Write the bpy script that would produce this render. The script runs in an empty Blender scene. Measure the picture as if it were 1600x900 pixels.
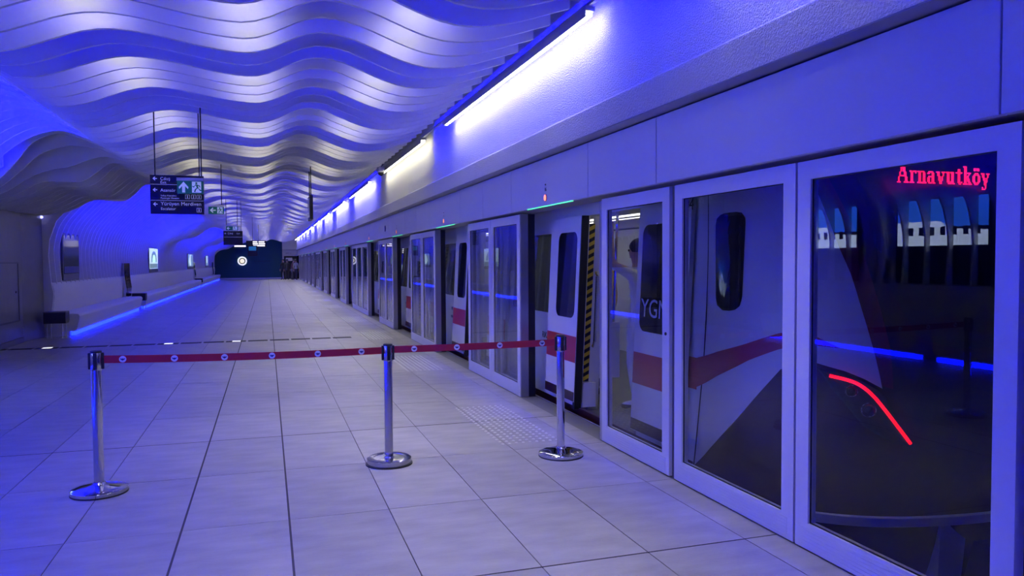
import bpy, math, random
from mathutils import Vector, Matrix
random.seed(7)
scene = bpy.context.scene
COL = scene.collection
PI = math.pi

# ------------------------------------------------------------------ camera
cam_d = bpy.data.cameras.new('camera')
cam = bpy.data.objects.new('camera', cam_d)
COL.objects.link(cam)
cam_d.sensor_width = 36.0
cam_d.lens = 36.0 * 1181.24 / 1600.0
cam_d.clip_end = 300.0
CAMH = 1.55
cam.matrix_world = Matrix(((0.951285, 0.016680, -0.307862, 0.0),
                           (-0.308261, 0.032999, -0.950729, 0.0),
                           (-0.005699, 0.999316, 0.036533, CAMH),
                           (0, 0, 0, 1)))
scene.camera = cam

# ------------------------------------------------------------------ world, exposure
w = bpy.data.worlds.new('world')
scene.world = w
w.use_nodes = True
w.node_tree.nodes['Background'].inputs[0].default_value = (0.01, 0.01, 0.02, 1)
w.node_tree.nodes['Background'].inputs[1].default_value = 0.1
vs = scene.view_settings
vs.view_transform = 'Standard'
vs.look = 'None'
vs.exposure = 0.0
vs.gamma = 1.0
vs.use_curve_mapping = False
try:
    scene.cycles.transparent_max_bounces = 16
    scene.cycles.max_bounces = 6
    scene.cycles.diffuse_bounces = 3
    scene.cycles.adaptive_threshold = 0.2
    scene.cycles.glossy_bounces = 4
    scene.cycles.use_denoising = True
    scene.cycles.sample_clamp_indirect = 6.0
except Exception:
    pass

BLUE = (0.0, 0.0, 1.0)
WHITE = (1.0, 0.96, 0.93)
WARM = (1.0, 0.93, 0.62)
def area(name, loc, sx, sy, power, color, rot=(0, 0, 0), parent=None, spread=PI):
    d = bpy.data.lights.new(name, 'AREA')
    d.shape = 'RECTANGLE'
    d.size = sx
    d.size_y = sy
    d.energy = power
    d.color = color
    d.spread = spread
    o = bpy.data.objects.new(name, d)
    COL.objects.link(o)
    o.location = loc
    o.rotation_euler = rot
    if parent:
        o.parent = parent
    return o

# light levels (watts)
P_FIN_BLUE = 5.5      # per blue line above the fins
P_FIN_WHITE = 0.9     # per 1.25 m white line above the fins
P_NICHE = 850.0        # blue line above the bench niches, per 4.6 m
P_WALL_BLUE = 72.0     # blue line over the screen-door bulkhead, per 4.6 m
E_STRIP = 18.0         # white wall washer tubes
E_BENCH = 22.0
P_FLOOR_FILL = 7.0          # added narrow white fill for the floor, set in the fin gaps

# blue lines lying across the ceiling above the fins; none over the stretch beside the metal wall
BLUE_ROWS = []
y = -3.0
while y < 69.5:
    if not 11.3 < y < 16.6:
        BLUE_ROWS.append(y)
        area('blue_ceiling_line', (0.1, y, 4.08), 4.2, 0.06, P_FIN_BLUE, BLUE, (0.87, 0, 0), spread=1.15)
    y += 0.836
for a_, b_ in [(-5.8 + 4.4 * i, -5.8 + 4.4 * (i + 1)) for i in range(4)] + [(17.8 + 4.6 * i, 17.8 + 4.6 * (i + 1)) for i in range(11)]:
    area('blue_wall_line', (2.49, (a_ + b_) / 2, 3.78), 0.05, b_ - a_, P_WALL_BLUE, BLUE, (0, -0.3, 0), spread=0.95)
NICHE_RUNS = [(-5.8, -1.2), (-1.2, 3.4), (3.4, 8.0), (8.0, 12.5)] + [(18.3 + 4.6 * i, 18.3 + 4.6 * (i + 1)) for i in range(11)]
for a_, b_ in NICHE_RUNS:
    area('blue_niche_line', (-2.28, (a_ + b_) / 2, 3.57), 0.08, b_ - a_, (P_NICHE if b_ < 13 else P_NICHE * 0.55) * (b_ - a_) / 4.6, BLUE, (0, 1.5, 0), spread=1.4)
# short white lines tucked in the gaps between ceiling fins, in groups of three gaps
FIN0, DFIN = 6.3, 0.418
def fin_low(x):
    tab = [(2.7, 3.56), (1.425, 3.28), (0.485, 3.51), (-0.165, 3.29), (-1.13, 3.40), (-2.05, 3.15)]
    for (xa, za), (xb, zb) in zip(tab[:-1], tab[1:]):
        if xa >= x >= xb:
            u = (xa - x) / (xa - xb)
            return za + (zb - za) * (0.5 - 0.5 * math.cos(PI * u))
    return 3.3
WHITE_SPOTS = []
FLOOR_FILLS = []
kk = -9
while FIN0 + DFIN * kk < 69:
    ph = (kk + 1) % 11
    if ph in (0, 1, 2, 5, 6, 7):
        yg = FIN0 + DFIN * kk - DFIN * 0.62
        for x in (-1.28, -0.12, 1.12):
            WHITE_SPOTS.append((x, yg, fin_low(x) + 0.20))
            warm = 12.2 < yg < 17.2 or 37 < yg < 41
            area('fin_gap_line', WHITE_SPOTS[-1], 0.30, 0.05, P_FIN_WHITE, WARM if warm else WHITE, (0.5, 0, 0))
    if ph in (1, 6):
        for x in (0.3, 1.7):
            FLOOR_FILLS.append((x, FIN0 + DFIN * kk - DFIN * 0.47, fin_low(x) + 0.09))
            area('floor_fill_light', FLOOR_FILLS[-1], 0.10, 0.10, P_FLOOR_FILL, WHITE, spread=1.2)  # unseen fill lamp added to whiten the floor
    kk += 1

# ------------------------------------------------------------------ materials
MATS = {}
def nodes_of(name):
    m = bpy.data.materials.new(name)
    m.use_nodes = True
    nt = m.node_tree
    return m, nt, nt.nodes['Principled BSDF']

def mat(name, col, rough=0.5, metal=0.0, var=0.06, scale=6.0, bump=0.0, bscale=60.0,
        emit=None, estr=0.0, spec=0.5, stretch=None, rnd=0.0, detail=4, bdist=0.01):
    m, nt, b = nodes_of(name)
    N, L = nt.nodes, nt.links
    tc = N.new('ShaderNodeTexCoord')
    src = tc.outputs['Object']
    if stretch:
        mp = N.new('ShaderNodeMapping')
        mp.inputs['Scale'].default_value = stretch
        L.new(src, mp.inputs['Vector'])
        src = mp.outputs['Vector']
    nz = N.new('ShaderNodeTexNoise')
    nz.inputs['Scale'].default_value = scale
    nz.inputs['Detail'].default_value = detail
    L.new(src, nz.inputs['Vector'])
    mx = N.new('ShaderNodeMix')
    mx.data_type = 'RGBA'
    lo = [max(0, c * (1 - var)) for c in col] + [1]
    hi = [min(1, c * (1 + var)) for c in col] + [1]
    mx.inputs[6].default_value = lo
    mx.inputs[7].default_value = hi
    L.new(nz.outputs['Fac'], mx.inputs[0])
    out = mx.outputs[2]
    if rnd:
        oi = N.new('ShaderNodeObjectInfo')
        hs = N.new('ShaderNodeHueSaturation')
        mr = N.new('ShaderNodeMapRange')
        mr.inputs[3].default_value = 1 - rnd
        mr.inputs[4].default_value = 1 + rnd
        L.new(oi.outputs['Random'], mr.inputs[0])
        L.new(mr.outputs[0], hs.inputs['Value'])
        L.new(out, hs.inputs['Color'])
        out = hs.outputs['Color']
    L.new(out, b.inputs['Base Color'])
    b.inputs['Roughness'].default_value = rough
    b.inputs['Metallic'].default_value = metal
    b.inputs['Specular IOR Level'].default_value = spec
    if bump:
        n2 = N.new('ShaderNodeTexNoise')
        n2.inputs['Scale'].default_value = bscale
        n2.inputs['Detail'].default_value = 3
        L.new(src, n2.inputs['Vector'])
        bp = N.new('ShaderNodeBump')
        bp.inputs['Strength'].default_value = bump
        bp.inputs['Distance'].default_value = bdist
        L.new(n2.outputs['Fac'], bp.inputs['Height'])
        L.new(bp.outputs['Normal'], b.inputs['Normal'])
    if emit:
        b.inputs['Emission Color'].default_value = (*emit, 1)
        b.inputs['Emission Strength'].default_value = estr
        if name not in ('white_tube', 'warm_tube', 'blue_led', 'train_ceiling_light'):
            m.cycles.emission_sampling = 'NONE'
    MATS[name] = m
    return m

def glass_mat(name, tint, ior):
    m = bpy.data.materials.new(name)
    m.use_nodes = True
    nt = m.node_tree
    N, L = nt.nodes, nt.links
    N.remove(N['Principled BSDF'])
    tr = N.new('ShaderNodeBsdfTransparent')
    tr.inputs[0].default_value = (*tint, 1)
    gl = N.new('ShaderNodeBsdfGlossy')
    gl.inputs['Roughness'].default_value = 0.004
    gl.inputs['Color'].default_value = (1, 1, 1, 1)
    fr = N.new('ShaderNodeFresnel')
    fr.inputs[0].default_value = ior
    ge = N.new('ShaderNodeNewGeometry')
    inv = N.new('ShaderNodeMath')
    inv.operation = 'SUBTRACT'
    inv.inputs[0].default_value = 1.0
    L.new(ge.outputs['Backfacing'], inv.inputs[1])
    mul = N.new('ShaderNodeMath')
    mul.operation = 'MULTIPLY'
    L.new(fr.outputs[0], mul.inputs[0])
    L.new(inv.outputs[0], mul.inputs[1])
    mx = N.new('ShaderNodeMixShader')
    L.new(mul.outputs[0], mx.inputs[0])
    L.new(tr.outputs[0], mx.inputs[1])
    L.new(gl.outputs[0], mx.inputs[2])
    L.new(mx.outputs[0], N['Material Output'].inputs[0])
    MATS[name] = m
    return m

M_tile = mat('floor_tile', (0.30, 0.29, 0.285), 0.4, 0, 0.42, 2.6, 0.08, 40, rnd=0.07, stretch=(1.0, 2.6, 1.0), detail=9)
M_grout = mat('grout', (0.05, 0.045, 0.05), 0.9)
M_fin = mat('fin_paint', (0.72, 0.72, 0.73), 0.5, 0, 0.03)
M_slab = mat('ceiling_void_paint', (0.16, 0.16, 0.18), 0.9)
M_plaster = mat('rough_plaster', (0.62, 0.62, 0.64), 0.85, 0, 0.06, 40, 1.0, 85, bdist=0.025)
M_plain = mat('smooth_plaster', (0.6, 0.6, 0.6), 0.8)
M_panel = mat('white_enamel_panel', (0.56, 0.57, 0.62), 0.42, 0, 0.02)
M_frame = mat('white_frame_paint', (0.62, 0.62, 0.66), 0.4, 0, 0.02)
M_soffit = mat('soffit_metal', (0.3, 0.3, 0.31), 0.5)
M_steel = mat('brushed_steel', (0.42, 0.42, 0.44), 0.34, 0.85, 0.15, 12, stretch=(40, 40, 1))
M_darksteel = mat('dark_steel', (0.12, 0.12, 0.13), 0.4, 0.5)
M_chrome = mat('chrome', (0.62, 0.62, 0.63), 0.07, 1.0, 0.03)
M_satin = mat('satin_steel', (0.5, 0.5, 0.5), 0.16, 1.0, 0.05)
M_stud = mat('polished_stud', (0.62, 0.62, 0.58), 0.45, 0.0)
M_black = mat('black_plastic', (0.012, 0.012, 0.014), 0.45)
M_rubber = mat('black_rubber', (0.006, 0.006, 0.007), 0.6)
M_metalwall = mat('grey_metal_wall', (0.21, 0.21, 0.22), 0.4, 0.35, 0.12, 5)
M_bench = mat('white_solid_surface', (0.66, 0.66, 0.68), 0.4, 0, 0.02)
M_glass = glass_mat('screen_glass', (0.86, 0.88, 0.9), 1.5)
M_trainglass = glass_mat('train_glass', (0.34, 0.36, 0.4), 1.6)
M_red = mat('red_belt', (0.46, 0.012, 0.018), 0.55, 0, 0.1, 30)
M_trainwhite = mat('train_white', (0.7, 0.7, 0.72), 0.3, 0, 0.02)
M_trainred = mat('train_red', (0.42, 0.022, 0.03), 0.35, 0, 0.03)
M_maroon = mat('train_maroon', (0.03, 0.004, 0.007), 0.3, 0, 0.03)
M_trainblack = mat('train_black', (0.006, 0.006, 0.008), 0.4, 0, 0.02)
M_window = mat('dark_window', (0.01, 0.012, 0.02), 0.06, 0, 0.02)
M_signblack = mat('sign_black', (0.008, 0.008, 0.01), 0.35)
M_signtext = mat('sign_text', (0.55, 0.55, 0.58), 0.5, emit=(0.6, 0.6, 0.7), estr=0.25)
M_green = mat('exit_green', (0.01, 0.16, 0.08), 0.4, emit=(0.01, 0.16, 0.13), estr=0.15)
M_greentext = mat('exit_white', (0.8, 0.85, 0.85), 0.4, emit=(0.5, 0.6, 0.9), estr=0.25)
M_strip = mat('white_tube', (1, 1, 1), 0.5, emit=(1.0, 0.97, 0.93), estr=E_STRIP)
M_stripwarm = mat('warm_tube', (1, 1, 1), 0.5, emit=(1.0, 0.95, 0.66), estr=E_STRIP)
M_fixture = mat('fixture_aluminium', (0.4, 0.4, 0.38), 0.45, 0.4)
M_blueled = mat('blue_led', (0.1, 0.1, 0.6), 0.4, emit=(0.002, 0.006, 1.0), estr=E_BENCH)
M_greenled = mat('green_led', (0.2, 0.8, 0.4), 0.4, emit=(0.1, 1.0, 0.3), estr=1.3)
M_orange = mat('orange_lamp', (0.9, 0.35, 0.15), 0.4, emit=(1.0, 0.30, 0.12), estr=1.3)
M_lampring = mat('lamp_ring', (0.5, 0.1, 0.1), 0.4)
M_redled = mat('red_led', (0.9, 0.02, 0.05), 0.4, emit=(1.0, 0.003, 0.004), estr=2.6)
M_ledtext = mat('led_matrix_text', (0.9, 0.02, 0.1), 0.4, emit=(1.0, 0.008, 0.05), estr=2.4)
M_ink = mat('dark_ink', (0.02, 0.02, 0.03), 0.6)
M_white = mat('white_print', (0.8, 0.8, 0.82), 0.5)
M_navy = mat('navy_print', (0.03, 0.03, 0.2), 0.5)
M_endwall = mat('teal_end_wall', (0.006, 0.07, 0.10), 0.6, 0, 0.05)
M_yellow = mat('hazard_yellow', (0.75, 0.55, 0.03), 0.5)
M_interior = mat('train_interior_panel', (0.6, 0.6, 0.58), 0.5)
M_intfloor = mat('train_interior_floor', (0.12, 0.12, 0.13), 0.6)
M_intlight = mat('train_ceiling_light', (1, 1, 1), 0.5, emit=(1.0, 0.97, 0.9), estr=3.2)
M_seat = mat('train_seat', (0.05, 0.06, 0.16), 0.5)
M_ballast = mat('track_concrete', (0.07, 0.07, 0.07), 0.9, 0, 0.3)
M_postersky = mat('poster_sky', (0.3, 0.5, 0.7), 0.4, emit=(0.02, 0.14, 0.8), estr=5.0)
M_postership = mat('poster_ship_white', (0.8, 0.8, 0.8), 0.4, emit=(0.5, 0.62, 0.8), estr=7.0)
M_posterdark = mat('poster_dark_water', (0.02, 0.03, 0.05), 0.4, emit=(0.0, 0.0, 0.03), estr=0.5)
M_posterlight = mat('poster_pale', (0.7, 0.8, 0.8), 0.4, emit=(0.5, 0.72, 0.72), estr=1.0)
M_postergrey = mat('poster_grey', (0.2, 0.3, 0.35), 0.4, emit=(0.12, 0.2, 0.24), estr=1.0)
M_posterbrown = mat('poster_funnel', (0.4, 0.25, 0.05), 0.4, emit=(0.5, 0.28, 0.04), estr=1.2)
M_offscreen = mat('unlit_display', (0.03, 0.04, 0.08), 0.08)
M_sill = mat('platform_sill', (0.2, 0.2, 0.2), 0.5, 0.3)
M_skin = mat('skin', (0.45, 0.28, 0.2), 0.6)
M_hair = mat('dark_hair', (0.015, 0.012, 0.01), 0.7)

# ------------------------------------------------------------------ mesh helpers
ORG = {}
def link(o, parent=None):
    COL.objects.link(o)
    if parent is not None:
        o.parent = parent
    return o

class MB:
    def __init__(self):
        self.v = []
        self.f = []
    def add(self, vs, fs):
        n = len(self.v)
        self.v += [tuple(p) for p in vs]
        self.f += [tuple(i + n for i in q) for q in fs]
        return self
    def box(self, x0, y0, z0, x1, y1, z1):
        return self.add([(x0, y0, z0), (x1, y0, z0), (x1, y1, z0), (x0, y1, z0),
                         (x0, y0, z1), (x1, y0, z1), (x1, y1, z1), (x0, y1, z1)],
                        [(3, 2, 1, 0), (4, 5, 6, 7), (0, 1, 5, 4), (1, 2, 6, 5), (2, 3, 7, 6), (3, 0, 4, 7)])
    def prism(self, poly, axis, a0, a1):
        def P(u, v, a):
            return {'y': (u, a, v), 'x': (a, u, v), 'z': (u, v, a)}[axis]
        n = len(poly)
        vs = [P(u, v, a0) for u, v in poly] + [P(u, v, a1) for u, v in poly]
        fs = [tuple(range(n)), tuple(range(2 * n - 1, n - 1, -1))]
        fs += [(i, i + n, (i + 1) % n + n, (i + 1) % n) for i in range(n)]
        return self.add(vs, fs)
    def tube(self, pts, r, n=8):
        pts = [Vector(p) for p in pts]
        rs = r if isinstance(r, (list, tuple)) else [r] * len(pts)
        vs, fs = [], []
        for i, p in enumerate(pts):
            t = (pts[min(i + 1, len(pts) - 1)] - pts[max(i - 1, 0)]).normalized()
            up = Vector((0, 0, 1)) if abs(t.z) < 0.9 else Vector((1, 0, 0))
            a = t.cross(up).normalized()
            b = t.cross(a)
            for k in range(n):
                q = 2 * PI * k / n
                vs.append(p + (a * math.cos(q) + b * math.sin(q)) * rs[i])
        m = len(pts)
        for i in range(m - 1):
            for k in range(n):
                fs.append((i * n + k, i * n + (k + 1) % n, (i + 1) * n + (k + 1) % n, (i + 1) * n + k))
        fs.append(tuple(range(n - 1, -1, -1)))
        fs.append(tuple(range((m - 1) * n, m * n)))
        return self.add(vs, fs)
    def lathe(self, prof, n=24, c=(0, 0, 0)):
        vs, fs = [], []
        for r, z in prof:
            for k in range(n):
                q = 2 * PI * k / n
                vs.append((c[0] + r * math.cos(q), c[1] + r * math.sin(q), c[2] + z))
        m = len(prof)
        for i in range(m - 1):
            for k in range(n):
                fs.append((i * n + k, i * n + (k + 1) % n, (i + 1) * n + (k + 1) % n, (i + 1) * n + k))
        fs.append(tuple(range(n - 1, -1, -1)))
        fs.append(tuple(range((m - 1) * n, m * n)))
        return self.add(vs, fs)
    def strip(self, A, B):
        n = len(A)
        return self.add(list(A) + list(B), [(i, i + 1, i + 1 + n, i + n) for i in range(n - 1)])
    def slab(self, A, B, off):
        # closed ribbon between polylines A and B, thickened by vector off
        off = Vector(off)
        n = len(A)
        vs = [Vector(p) for p in A] + [Vector(p) for p in B] + [Vector(p) + off for p in A] + [Vector(p) + off for p in B]
        fs = []
        for i in range(n - 1):
            fs.append((i, i + 1, n + i + 1, n + i))
            fs.append((2 * n + i, 3 * n + i, 3 * n + i + 1, 2 * n + i + 1))
            fs.append((i, 2 * n + i, 2 * n + i + 1, i + 1))
            fs.append((n + i, n + i + 1, 3 * n + i + 1, 3 * n + i))
        fs.append((0, n, 3 * n, 2 * n))
        fs.append((n - 1, 3 * n - 1, 4 * n - 1, 2 * n - 1))
        return self.add(vs, fs)
    def disc(self, c, r, nrm_axis, th, n=20):
        vs, fs = [], []
        for s in (0, 1):
            for k in range(n):
                q = 2 * PI * k / n
                a, b = r * math.cos(q), r * math.sin(q)
                if nrm_axis == 'x':
                    vs.append((c[0] + s * th, c[1] + a, c[2] + b))
                elif nrm_axis == 'y':
                    vs.append((c[0] + a, c[1] + s * th, c[2] + b))
                else:
                    vs.append((c[0] + a, c[1] + b, c[2] + s * th))
        fs.append(tuple(range(n)))
        fs.append(tuple(range(2 * n - 1, n - 1, -1)))
        for k in range(n):
            fs.append((k, k + n, (k + 1) % n + n, (k + 1) % n))
        return self.add(vs, fs)
    def mesh(self, name, material, smooth=False, off=(0, 0, 0)):
        me = bpy.data.meshes.new(name)
        o = Vector(off)
        me.from_pydata([tuple(Vector(p) - o) for p in self.v], [], self.f)
        me.materials.append(material)
        me.update()
        import bmesh
        bm = bmesh.new()
        bm.from_mesh(me)
        bmesh.ops.recalc_face_normals(bm, faces=bm.faces)
        bm.to_mesh(me)
        bm.free()
        if smooth:
            me.shade_smooth()
            try:
                me.set_sharp_from_angle(angle=math.radians(38))
            except Exception:
                pass
        return me
    def build(self, name, material, parent=None, smooth=False, bevel=0.0, base=True):
        if parent is not None:
            off = ORG.get(parent.name, Vector((0, 0, 0)))
        elif base:
            xs = [p[0] for p in self.v]
            ys = [p[1] for p in self.v]
            zs = [p[2] for p in self.v]
            off = Vector(((min(xs) + max(xs)) / 2, (min(ys) + max(ys)) / 2, min(zs)))
        else:
            off = Vector((0, 0, 0))
        me = self.mesh(name, material, smooth, off)
        o = bpy.data.objects.new(name, me)
        link(o, parent)
        if parent is None:
            o.location = off
        ORG[o.name] = off.copy()
        if bevel:
            md = o.modifiers.new('bevel', 'BEVEL')
            md.width = bevel
            md.segments = 2
            md.limit_method = 'ANGLE'
        return o

def empty(name, loc):
    o = bpy.data.objects.new(name, None)
    o.empty_display_size = 0.1
    COL.objects.link(o)
    o.location = loc
    ORG[o.name] = Vector(loc)
    return o
def tag(o, label, cat, group=None):
    o['label'] = label
    o['category'] = cat
    if group:
        o['group'] = group
    return o
def struct(o, label=None):
    o['kind'] = 'structure'
    if label:
        o['label'] = label
    return o
def box_obj(name, b, m, parent=None, bevel=0.0):
    return MB().box(*b).build(name, m, parent, bevel=bevel)
def copy_tree(o, loc=None, parent=None):
    c = o.copy()
    COL.objects.link(c)
    c.parent = parent
    if loc is not None:
        c.location = loc
    ORG[c.name] = Vector(loc) if loc is not None else ORG.get(o.name, Vector())
    for ch in list(o.children):
        copy_tree(ch, None, c)
    return c
ORD = ['first', 'second', 'third', 'fourth', 'fifth', 'sixth', 'seventh', 'eighth', 'ninth', 'tenth', 'eleventh',
       'twelfth', 'thirteenth', 'fourteenth', 'fifteenth', 'sixteenth', 'seventeenth', 'eighteenth', 'nineteenth', 'twentieth']

def text_obj(name, body, size, origin, xdir, ydir, m, parent, align='LEFT', thick=0.001):
    cu = bpy.data.curves.new(name, 'FONT')
    cu.body = body
    cu.size = size
    cu.align_x = align
    cu.extrude = thick
    cu.resolution_u = 3
    tmp = bpy.data.objects.new('tmp', cu)
    COL.objects.link(tmp)
    dg = bpy.context.evaluated_depsgraph_get()
    me = bpy.data.meshes.new_from_object(tmp.evaluated_get(dg))
    bpy.data.objects.remove(tmp)
    bpy.data.curves.remove(cu)
    xd, yd = Vector(xdir).normalized(), Vector(ydir).normalized()
    zd = xd.cross(yd)
    off = ORG.get(parent.name, Vector())
    o0 = Vector(origin) - off
    for vtx in me.vertices:
        p = vtx.co.copy()
        vtx.co = o0 + xd * p.x + yd * p.y + zd * p.z
    me.materials.clear()
    me.materials.append(m)
    me.name = name
    o = bpy.data.objects.new(name, me)
    link(o, parent)
    ORG[o.name] = off.copy()
    return o

def crom(P, t):
    n = len(P) - 1
    i = min(int(t), n - 1)
    u = t - i
    p = [P[min(max(i + k, 0), n)] for k in (-1, 0, 1, 2)]
    return tuple(0.5 * (2 * b + (c - a) * u + (2 * a - 5 * b + 4 * c - d) * u * u + (3 * b - a - 3 * c + d) * u ** 3)
                 for a, b, c, d in zip(*p))
def smooth_line(P, n):
    return [crom(P, (len(P) - 1) * i / (n - 1)) for i in range(n)]

# ------------------------------------------------------------------ floor
XL0, DX = -0.495, 0.598
RY0, DY = 3.54, 1.146
Y_BACK, Y_END = -6.0, 71.0
fl = MB().box(-4.75, Y_BACK, -0.30, 2.70, Y_END, -0.004).build('floor', M_grout, base=False)
struct(fl, 'grey stone tiled platform floor')
tile_me = MB().box(0.003, 0.003, -0.012, DX - 0.003, DY - 0.003, 0.0).mesh('tile', M_tile)
cnt = 0
rest = MB()
for r in range(-8, 60):
    yy = RY0 + DY * r
    if yy > Y_END - 0.1:
        break
    for c in range(-7, 5):
        xx = XL0 + DX * c
        if 0.0 < yy and cnt < 296:
            o = bpy.data.objects.new('tile', tile_me)
            link(o, fl)
            o.location = (xx, yy, random.uniform(-0.0006, 0.0006))
            cnt += 1
        else:
            rest.box(xx + .003, yy + .003, -.012, xx + DX - .003, min(yy + DY, Y_END) - .003, 0)
o = rest.build('far_tiles', M_tile, fl)
o['kind'] = 'stuff'
edge = MB()
for r in range(-8, 60):
    yy = RY0 + DY * r
    if yy > Y_END - 0.1:
        break
    edge.box(XL0 + DX * 5 + .003, yy + .003, -.012, 2.70, min(yy + DY, Y_END) - .003, 0)
o = edge.build('edge_tiles', M_tile, fl)
o['kind'] = 'stuff'
jm = MB()
for xj in (XL0, XL0 + DX):
    jm.box(xj - .006, Y_BACK, -.01, xj + .006, Y_END, .0012)
for yj in (RY0, RY0 + 3 * DY):
    jm.box(XL0 - 7 * DX, yj - .004, -.01, 2.70, yj + .004, .0013)
jm.build('expansion_joint', M_grout, fl)
# tactile studs in front of every doorway
PER = 4.5
CARP = 4 * PER + 1.8
def door_starts():
    out = []
    for c in range(4):
        for d in range(4):
            s = 5.87 + c * CARP + d * PER
            if s < 67:
                out.append(s)
    return out
DOORS = door_starts()
stud = MB()
for i in range(9):
    for j in range(20):
        stud.lathe([(0.015, 0), (0.0135, 0.005), (0.008, 0.0075)], 6, (i * 0.061, j * 0.086, 0))
stud_me = stud.mesh('tactile_studs', M_stud)
for i, s in enumerate(DOORS):
    o = bpy.data.objects.new('tactile_studs', stud_me)
    link(o, fl)
    o.location = (1.865, s + 0.17, 0)
    o['kind'] = 'stuff'
    if s > 45:
        break
# light strip crossing the floor
fs = empty('floor_light_strip', (0, 15.65, 0))
tag(fs, 'thin dark strip of short grille bars crossing the platform floor', 'floor strip')
x = 1.63
i = 0
while x > -4.5:
    lit = i in (5, 8, 13)
    box_obj('grille_bar', (x - 0.385, 15.55, -0.004, x - 0.02, 15.77, 0.0035), M_rubber, fs)
    if lit:
        MB().box(x - 0.27, 15.58, 0.0, x - 0.12, 15.74, 0.006).build('floor_light', MATS.get('floor_light') or mat('floor_light', (.8, .8, .8), .4, emit=(.9, .9, .8), estr=1.2), fs)
    x -= 0.405
    i += 1

# ------------------------------------------------------------------ ceiling slab and fins
ce = MB().box(-4.75, Y_BACK, 4.2, 2.62, Y_END, 4.35).build('ceiling', M_slab, base=False)
struct(ce, 'ceiling of white wavy hanging fins')

MAIN = [(2.7, 3.56), (1.425, 3.28), (0.485, 3.51), (-0.165, 3.29), (-1.13, 3.40), (-2.05, 3.15)]
def main_z(x, y):
    sh = 0.07 * math.sin(2 * PI * (y - 6.3) / 17.0) * (1 if x < 0.8 else 0.3)
    xx = x - sh
    for (xa, za), (xb, zb) in zip(MAIN[:-1], MAIN[1:]):
        if xa >= xx >= xb:
            u = (xa - xx) / (xa - xb)
            return za + (zb - za) * (0.5 - 0.5 * math.cos(PI * u))
    return MAIN[-1][1] if xx < 0 else MAIN[0][1]
BAY = [(-2.05, 3.15), (-2.45, 3.36), (-2.85, 3.48), (-3.3, 3.32), (-3.78, 2.88), (-4.16, 2.43), (-4.30, 2.03), (-4.33, 1.7), (-4.29, 1.10)]
H0 = [(-2.05, 3.15), (-2.45, 3.36), (-2.81, 3.48), (-3.02, 3.49), (-3.3, 3.34), (-3.55, 3.0), (-3.85, 2.7), (-4.25, 2.56), (-4.60, 2.52)]
H1 = [(-2.05, 3.15), (-2.45, 3.22), (-2.68, 3.03), (-2.9, 2.87), (-3.2, 2.86), (-3.5, 2.87), (-3.85, 2.68), (-4.25, 2.53), (-4.60, 2.52)]
HF = [(-2.05, 3.15), (-2.45, 3.1), (-2.8, 2.85), (-3.15, 2.65), (-3.5, 2.60), (-3.85, 2.5), (-4.12, 2.3), (-4.27, 2.0), (-4.29, 1.10)]
def lerp_pts(A, B, u):
    return [(a[0] + (b[0] - a[0]) * u, a[1] + (b[1] - a[1]) * u) for a, b in zip(A, B)]
def is_hump(y):
    return 12.72 < y < 18.05
def fin_curve(y):
    pts = []
    n = 44
    for i in range(n):
        x = 2.25 + (-2.05 - 2.25) * i / (n - 1)
        pts.append((x, main_z(x, y)))
    if is_hump(y):
        u = min(1, max(0, (y - 12.9) / 1.6))
        L = lerp_pts(H0, H1, 0.5 - 0.5 * math.cos(PI * u))
        ph = 0.05 * math.sin(y * 2.2)
        L = [L[0], L[1]] + [(a + ph * 0.6, b) for a, b in L[2:-1]] + [L[-1]]
    else:
        L = BAY
        if y > 30:
            q = math.cos(2 * PI * (y - 37.0) / 16.0)
            L = lerp_pts(BAY, HF, max(0.0, q) ** 2)
    z0 = pts[-1][1]
    L = [(-2.05, z0)] + list(L[1:])
    pts += smooth_line(L, 33)[1:]
    return pts
FIN_D, FIN_T = 0.27, 0.034
FIN_TOPS = []
def fin_mesh(y):
    P = fin_curve(y)
    Q = []
    for i, (x, z) in enumerate(P):
        a, b = P[max(i - 1, 0)], P[min(i + 1, len(P) - 1)]
        tx, tz = b[0] - a[0], b[1] - a[1]
        l = math.hypot(tx, tz)
        nx, nz = tz / l, -tx / l
        # hanging part goes straight up, niche part leans to the wall
        u = 0.0 if is_hump(y) else min(1.0, max(0.0, (-2.4 - x) / 1.0))
        nx, nz = nx * u, 1.0 * (1 - u) + nz * u
        l = math.hypot(nx, nz)
        nx, nz = nx / l, nz / l
        d = 0.24 if (x < -3.9 and not is_hump(y)) else FIN_D
        if is_hump(y) and x < -2.3:
            d = 0.42
        qx = max(x + nx * d, -4.60)
        Q.append((qx, z + nz * d))
    FIN_TOPS.append((y, Q))
    mb = MB()
    mb.slab([(x, 0, z) for x, z in P], [(x, 0, z) for x, z in Q], (0, FIN_T, 0))
    return mb
kf = -20
while 6.3 + DFIN * kf < 70.2:
    y = 6.3 + DFIN * kf
    o = bpy.data.objects.new('fin', fin_mesh(y).mesh('fin', M_fin, smooth=True))
    link(o, ce)
    o.location = (0, y, 0)
    kf += 1
MB().box(-4.62, 12.73, 3.30, -3.9, 18.0, 4.2).box(-3.9, 12.73, 3.93, -2.35, 18.0, 4.2).box(-2.42, 12.73, 3.60, -2.35, 18.0, 3.93).box(-4.62, 12.70, 3.74, -2.35, 12.73, 4.2).box(-4.62, 18.0, 3.55, -2.35, 18.03, 4.2).build('void_light_blocker', M_slab, ce)  # unseen dark boxes added to keep void light off the lowered fins
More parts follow.
